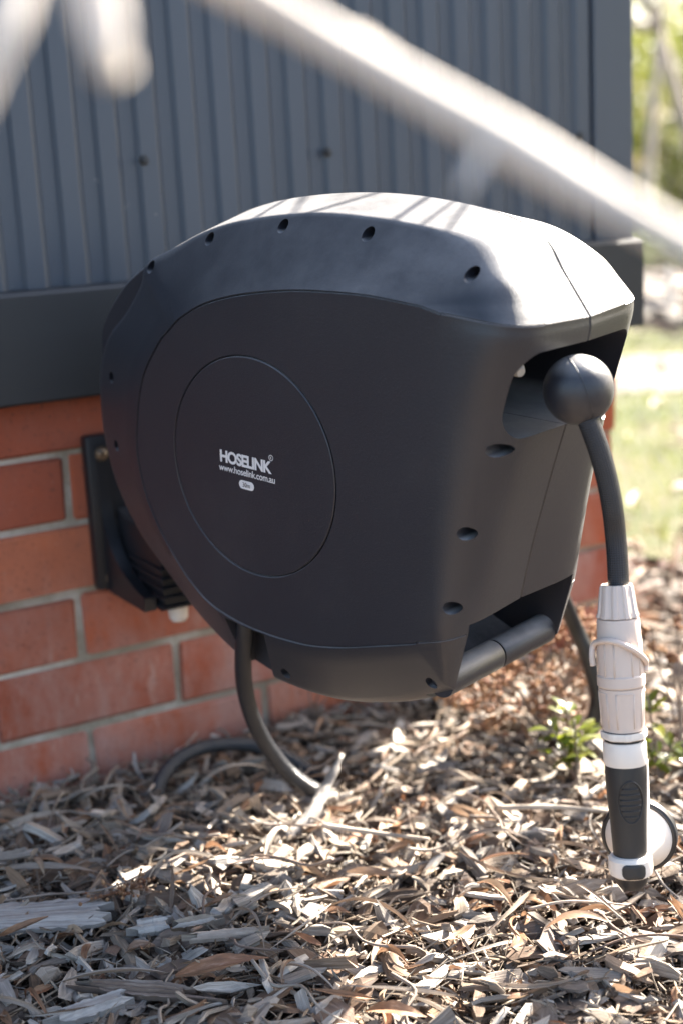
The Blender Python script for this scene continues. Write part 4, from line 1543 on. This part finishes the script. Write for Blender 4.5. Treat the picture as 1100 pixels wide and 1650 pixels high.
def dry_plant(base, stems, label, heads=9, spread=.02):
    p_ = empty('dry_plant', base)
    tag(p_, label, 'dry plant')
    for (dx, dy, hh) in stems:
        pth = catmull([(0, 0, 0), (dx * .35, dy * .35, hh * .5), (dx * .8, dy * .8, hh * .85), (dx, dy, hh)], 5)
        tb = tube(pth, np.linspace(.0016, .0007, len(pth)), 6)
        obj('stem', tb[0], tb[1], M['twig'], p_, uv=tb[2][:, ::-1])
        for q in range(heads // 3):
            e = pth[-1 - q * 2] + RNG.normal(0, 1, 3) * spread * .5
            parts = []
            for _ in range(9):
                c = e + RNG.normal(0, 1, 3) * spread * .28
                d = RNG.normal(0, 1, 3); d /= np.linalg.norm(d)
                s_ = lathe([(.0003, -.0035), (.0024, -.001), (.0026, .001), (.0004, .0035)], 5)
                parts.append((xf(s_, frame_to(d, c))[0] * 1.0, s_[1]))
            tbb = tube(np.array([pth[-1 - q * 2], e]), .0005, 4)
            parts.append(tbb[:2])
            jj = join(*parts)
            obj('seed_head', jj[0], jj[1], M['seed'], p_)


b = pix_z(880, 1190, 0.0)
rs = random.Random(5)
dry_plant((b.x, b.y, 0), [(rs.uniform(-.12, .09), rs.uniform(-.035, .04), rs.uniform(.05, .15) + (.05 if q % 6 == 0 else 0)) for q in range(34)],
          'dry brown seed heads on thin stems against the brick right of the reel')
b = pix_z(790, 1160, 0.0)
dry_plant((b.x, b.y, 0), [(-.03, 0, .05), (.02, -.01, .07), (.04, .01, .05), (0, .02, .06), (-.05, .01, .035)], 'low brown dry plant under the front of the reel', 6, .016)
b = pix_z(1098, 1225, 0.0)
dry_plant((b.x, b.y, 0), [(-.02, 0, .14), (.0, .01, .17), (.03, -.01, .12), (-.05, .01, .17), (.05, 0, .15)], 'thin reddish bare stems at the right edge beside the connector', 6, .008)
b = pix_z(500, 1165, 0.0)
dry_plant((b.x, min(b.y, -.03), 0), [(-.01, -.005, .075), (.01, -.01, .06), (.03, -.01, .05)], 'tiny withered stem against the brick under the reel', 6, .010)

# ------------------------------------------------------------------ garden behind
def leaf_cloud(n, centers, radii, size, rng, flat=.6):
    idx = rng.integers(0, len(centers), n)
    d = rng.normal(0, 1, (n, 3)); d /= np.linalg.norm(d, axis=1)[:, None]
    rr = rng.uniform(.45, 1.0, n) ** .5
    c = np.asarray(centers)[idx] + d * rr[:, None] * np.asarray(radii)[idx]
    L = rng.uniform(.7, 1.4, n) * size
    P, f, U = leaf_local(n, L, L * .45, rng, 3)
    R = rot_stack(rng.uniform(0, 6.28, n), rng.normal(.3, .6, n), rng.normal(0, .8, n))
    Wv = np.einsum('nij,nkj->nki', R, P) + c[:, None, :]
    k_ = P.shape[1]
    F = (f[None] + (np.arange(n) * k_)[:, None, None]).reshape(-1, 4)
    return Wv.reshape(-1, 3), F


def branch_tree(rng, h, r0, fork, lean=(0, 0), levels=3, spread=.5):
    parts, tips = [], []

    def grow(p, d, L, r, lev):
        n_ = 5
        pts = [p]
        q = p.copy(); dd = d.copy()
        for i in range(n_):
            dd = dd + rng.normal(0, .10, 3); dd /= np.linalg.norm(dd)
            q = q + dd * L / n_
            pts.append(q.copy())
        parts.append(tube(np.array(pts), np.linspace(r, r * .62, n_ + 1), 8 if lev > 1 else 5))
        if lev == 0:
            tips.append(q); return
        for c in range(fork):
            nd = dd + rng.normal(0, spread, 3); nd[2] = abs(nd[2]) * .7 + .15; nd /= np.linalg.norm(nd)
            grow(pts[-1] if c < 2 else pts[-2], nd, L * rng.uniform(.55, .8), r * rng.uniform(.45, .62), lev - 1)
        tips.append(q)
    d = np.array([lean[0], lean[1], 1.0]); d /= np.linalg.norm(d)
    grow(np.zeros(3), d, h * .45, r0, levels)
    j = join(*parts)
    return j, tips


def tree(name, loc, h, r0, seed, leafmat, nleaf, lsize, label, cat='tree', lean=(0, 0), fork=3, levels=3, cr=.35, barkmat='pale_bark'):
    rng = np.random.default_rng(seed)
    t = empty(name, loc)
    tag(t, label, cat)
    j, tips = branch_tree(rng, h, r0, fork, lean, levels)
    obj('trunk', j[0], j[1], M[barkmat], t, uv=j[2][:, ::-1])
    if nleaf:
        tp = np.array(tips)
        V, F = leaf_cloud(nleaf, tp, np.full((len(tp), 1), cr) * rng.uniform(.5, 1.2, (len(tp), 1)), lsize, rng)
        obj('crown', V, F, M[leafmat], t)
    return t


def shrub(loc, rx, ry, hh, seed, mat, n, size, label):
    rng = np.random.default_rng(seed)
    s = empty('garden_shrub', loc)
    tag(s, label, 'shrub', 'shrubs behind the lawn')
    cs, rs, parts = [], [], []
    for i in range(14):
        c = np.array([rng.uniform(-rx, rx) * .7, rng.uniform(-ry, ry) * .7, hh * rng.uniform(.25, .85)])
        cs.append(c); rs.append([rng.uniform(.25, .42) * min(rx, hh)])
        parts.append(tube(np.array([[c[0] * .2, c[1] * .2, 0], c * .6 + np.array([0, 0, .05]), c]), [.02, .014, .006], 6))
    j = join(*parts)
    obj('stem', j[0], j[1], M['twig'], s, uv=j[2][:, ::-1])
    V, F = leaf_cloud(n, cs, np.array(rs), size, rng)
    obj('foliage', V, F, M[mat], s)
    return s


def bg(px_, dist, z=0.0):
    """ground point in the direction of a photo column, dist metres from the lens"""
    v = CAM_F + CAM_R * ((px_ - 550) / FPX)
    h = Vector((v.x, v.y, 0)).normalized()
    return (CAM_C.x + h.x * dist, CAM_C.y + h.y * dist, z)


shrub(bg(1085, 13.0), 1.6, 1.2, 1.55, 11, 'hedge', 3600, .085, 'dark green shrub at the back of the garden behind the pale trunks')
shrub(bg(1010, 15.0), 1.6, 1.2, 2.0, 12, 'wattle', 3200, .09, 'yellow green bush at the back just right of the cladding corner')
shrub(bg(1190, 14.0), 1.8, 1.4, 2.3, 13, 'wattle', 3200, .09, 'yellow green bush behind the right edge of the garden')
shrub(bg(1330, 13.0), 1.8, 1.4, 1.9, 14, 'hedge', 2600, .09, 'dark green shrub right of the yellow bushes')
shrub(bg(1120, 19.0), 3.2, 2.0, 4.4, 15, 'wattle', 4200, .14, 'tall yellow green tree mass far behind the garden')
shrub(bg(1040, 9.2), .5, .4, .34, 16, 'sage', 900, .05, 'low grey green plant at the foot of the pale trunk')
shrub(bg(1098, 8.8), .5, .4, .40, 17, 'sage', 900, .05, 'low grey green plant at the right of the pale trunk')
tree('garden_tree', bg(1049, 9.6), 4.2, .036, 21, 'wattle', 500, .06, 'slim pale forked tree trunk behind the lawn', lean=(.02, 0), fork=3)
tree('garden_tree', bg(1013, 8.2), 3.2, .024, 22, 'wattle', 300, .05, 'thin pale leaning sapling close to the cladding corner', lean=(-.03, .02), fork=2)
tree('garden_tree', bg(1150, 10.5), 4.6, .055, 23, 'wattle', 700, .06, 'taller pale tree beyond the right edge of the lawn', lean=(-.05, .1), fork=3)
tree('garden_tree', bg(1085, 24), 8.0, .14, 24, 'hedge', 3000, .14, 'tall leafy tree far behind the garden', lean=(.05, .1), fork=3, cr=.9)
tree('garden_tree', bg(980, 27), 9.0, .16, 25, 'sage', 3000, .14, 'tall grey green tree far behind the house corner', lean=(.0, .1), fork=3, cr=1.0)
tree('garden_tree', bg(1260, 22), 8.5, .15, 26, 'hedge', 3000, .14, 'broad leafy tree far off to the right', lean=(.05, .1), fork=3, cr=.95)
# fallen logs, stones and a pale post in the garden bed
for i, (px_, dd, L, r, az, lb) in enumerate(((1030, 8.4, 1.1, .05, 2.3, 'pale fallen log lying across the garden bed'), (1085, 7.6, .9, .045, .5, 'sun bleached log in front of the grey green plants'),
                                           (1060, 7.0, .7, .035, 2.9, 'short broken branch on the garden bed'), (1110, 6.9, .8, .05, 1.7, 'thick pale branch at the right of the garden bed'))):
    pth = catmull([(-L / 2, 0, r * .8), (0, .05, r), (L / 2, 0, r * 1.4)], 5)
    tb = tube(pth, np.linspace(r, r * .7, len(pth)), 9)
    tb = (tb[0] + RNG.normal(0, r * .06, tb[0].shape), tb[1], tb[2])
    o = obj('fallen_log', tb[0], tb[1], M['pale_bark'], None, uv=tb[2][:, ::-1])
    o.location = bg(px_, dd, .014); o.rotation_euler = (0, 0, az)
    tag(o, lb, 'log', 'fallen logs in the garden bed')
post = empty('garden_post', bg(1080, 6.6))
pv = lathe([(.020, 0), (.021, .10), (.019, .22), (.012, .25)], 12)
obj('post', pv[0], pv[1], M['white'], post, sharp=40)
tag(post, 'short white garden post at the edge of the lawn', 'post')
for i, (px_, dd, s_) in enumerate(((1020, 6.4, .10), (1050, 6.7, .13), (1096, 6.2, .09), (1030, 7.4, .16))):
    bm = bmesh.new(); bmesh.ops.create_icosphere(bm, subdivisions=2, radius=s_)
    for v in bm.verts: v.co = Vector((v.co.x * 1.2, v.co.y * .9, v.co.z * .6)) * (1 + random.gauss(0, .08))
    me = bpy.data.meshes.new('garden_stone'); bm.to_mesh(me); bm.free(); me.materials.append(M['gravel'])
    o = link('garden_stone', me, None, bg(px_, dd, s_ * .3)); tag(o, 'pale stone edging the garden bed behind the lawn', 'stone', 'stones edging the garden bed')
# grass blades
n = 16000
x = RNG.uniform(1.9, 6.5, n); y = RNG.uniform(-.6, 4.2, n)
ok = (x > 2.05 + np.maximum(0, -y) * .8) & ((y > .15) | (x > 2.3)) & (RNG.uniform(0, 1, n) < np.clip(2.6 / np.maximum(x, 1), .2, 1))
x, y = x[ok], y[ok]; n = len(x)
hh = RNG.uniform(.02, .06, n); a = RNG.uniform(0, 6.28, n); w = RNG.uniform(.0015, .003, n); ln_ = RNG.normal(0, .5, n) * hh
V = np.zeros((n, 3, 3))
V[:, 0] = np.stack([x - np.cos(a) * w, y - np.sin(a) * w, np.full(n, .002)], 1)
V[:, 1] = np.stack([x + np.cos(a) * w, y + np.sin(a) * w, np.full(n, .002)], 1)
V[:, 2] = np.stack([x + ln_, y + RNG.normal(0, .5, n) * hh, hh], 1)
o = obj('grass', V.reshape(-1, 3), np.arange(3 * n).reshape(-1, 3), M['grass'], None, False)
tag(o, 'patchy sunlit grass on the lawn behind the house corner', 'grass', kind='stuff')

n = 800
xy = np.stack([RNG.uniform(2.1, 6.0, n), RNG.uniform(-.4, 4.0, n)], 1)
L = RNG.uniform(.02, .09, n)
o = scatter('lawn_litter', leaf_local(n, L, L * RNG.uniform(.15, .4, n), RNG), xy, RNG.uniform(.012, .05, n), RNG.uniform(0, 6.28, n), RNG.normal(0, .3, n), RNG.normal(0, .7, n), M['pale_bark'], True,
            'pale dry leaves and twigs scattered over the lawn', 'leaf litter')

n = 1500
xy = np.stack([RNG.uniform(3.6, 12.0, n), RNG.uniform(2.6, 10.0, n)], 1)
L = RNG.uniform(.08, .35, n)
o = scatter('garden_bed_litter', leaf_local(n, L, L * RNG.uniform(.08, .3, n), RNG), xy, RNG.uniform(.03, .12, n), RNG.uniform(0, 6.28, n), RNG.normal(0, .3, n), RNG.normal(0, .7, n), M['twig'], True,
            'brown twigs and bark strewn over the garden bed behind the lawn', 'litter')

# bare tree standing right of the frame: its twigs put the thin shadows on the reel
bt = empty('bare_tree', (2.35, -1.35, -.02))
B0 = np.array([2.35, -1.35, -.02])
tag(bt, 'bare pale tree just outside the right edge, twigs reaching over the reel', 'tree')
sd_ = np.array(sun_dir)
limb = catmull([(2.35, -1.35, -.02), (2.33, -1.30, .5), (2.28, -1.1, 1.0), (2.1, -.75, 1.45), (1.85, -.4, 1.75), (1.6, -.2, 1.85)], 6)
tb = tube(limb - B0, np.linspace(.035, .010, len(limb)), 12)
obj('trunk', tb[0], tb[1], M['pale_bark'], bt, uv=tb[2][:, ::-1])
limb2 = catmull([(2.28, -1.1, 1.0), (2.3, -.9, 1.5), (2.2, -.6, 2.0), (2.1, -.3, 2.3)], 6)
tb = tube(limb2 - B0, np.linspace(.02, .006, len(limb2)), 10)
obj('limb', tb[0], tb[1], M['pale_bark'], bt, uv=tb[2][:, ::-1])
for (a, b, c, e, t0, r_) in ((.03, .03, .10, .12, .95, .0020), (.14, .14, .20, .05, .98, .0018), (.17, .04, .155, .12, .9, .0014), (-.03, .10, .02, .05, 1.0, .0016)):
    p0 = rpt(a, b, .247) + sd_ * t0 * .9; p1 = rpt(c, e, .247) + sd_ * t0 * .86
    d_ = p1 - p0
    far_ = limb[-4 - int(abs(a) * 20)]
    pth = catmull([far_, (far_ + p0) / 2 + RNG.normal(0, .03, 3), p0 - d_ * .4, (p0 + p1) / 2 + RNG.normal(0, .006, 3), p1 + d_ * .5], 6)
    tb = tube(pth - B0, np.linspace(.005, r_ * .7, len(pth)), 7)
    obj('twig', tb[0], tb[1], M['pale_bark'], bt, uv=tb[2][:, ::-1])

# unseen bush added right of the frame to cast dappled shade on the mulch
rng = np.random.default_rng(77)
bu = empty('added_bush', (2.16, -.16, -.01))
tag(bu, 'added unseen leafy bush outside the right edge that dapples the mulch', 'bush')
cs, parts = [], []
for q in range(26):
    c = np.array([rng.uniform(-.28, .28), rng.uniform(-.44, .06), rng.uniform(.42, 1.12)])
    cs.append(c)
    parts.append(tube(catmull([(0, 0, 0), c * np.array([.35, .35, .5]) + rng.normal(0, .02, 3), c], 4), np.linspace(.007, .0015, 9), 6))
j = join(*parts)
obj('stem', j[0], j[1], M['twig'], bu, uv=j[2][:, ::-1])
V, F = leaf_cloud(330, cs, np.full((26, 1), .12), .055, rng)
obj('foliage', V, F, M['hedge'], bu)

# ------------------------------------------------------------------ bare branches close to the lens
def bare_branch(paths, label):
    b0 = np.array(pix(*paths[0][0][0]))
    e = empty('bare_branch', tuple(b0))
    tag(e, label, 'branch', 'bare branches in front of the lens')
    for i, (pts, r0, r1) in enumerate(paths):
        pth = catmull([np.array(pix(*q)) for q in pts], 6)
        n_ = len(pth)
        rad = np.linspace(r0, r1, n_) * (1 + .12 * np.sin(np.linspace(0, 14, n_)))
        tb = tube(pth - b0, rad, 10)
        obj('branch' if i == 0 else 'twig', tb[0], tb[1], M['bleached'], e, uv=tb[2][:, ::-1])


bare_branch([
    ([(150, -155, .43), (350, -41, .43), (550, 75, .43), (775, 206, .428), (930, 296, .425), (1100, 392, .42), (1320, 519, .42)], .0062, .0056),
    ([(520, 58, .43), (575, 62, .435), (625, 88, .44)], .0030, .0016),
    ([(790, 225, .427), (765, 270, .42), (745, 310, .415)], .0026, .0012),
], 'thick pale bare branch slanting across the top right, far out of focus')
bare_branch([
    ([(90, -160, .40), (135, -30, .385), (163, 60, .378), (180, 104, .375)], .0048, .0036),
    ([(170, -140, .39), (178, -20, .38), (184, 70, .376), (181, 104, .375)], .0036, .0022),
    ([(176, 96, .3755), (181, 108, .375), (184, 116, .3748)], .0050, .0046),
], 'short pale twig with a blunt end at the top left, far out of focus')
bare_branch([
    ([(75, -150, .36), (40, -40, .36), (0, 60, .355), (-60, 190, .35)], .0046, .0034),
], 'pale twig crossing the top left corner, far out of focus')
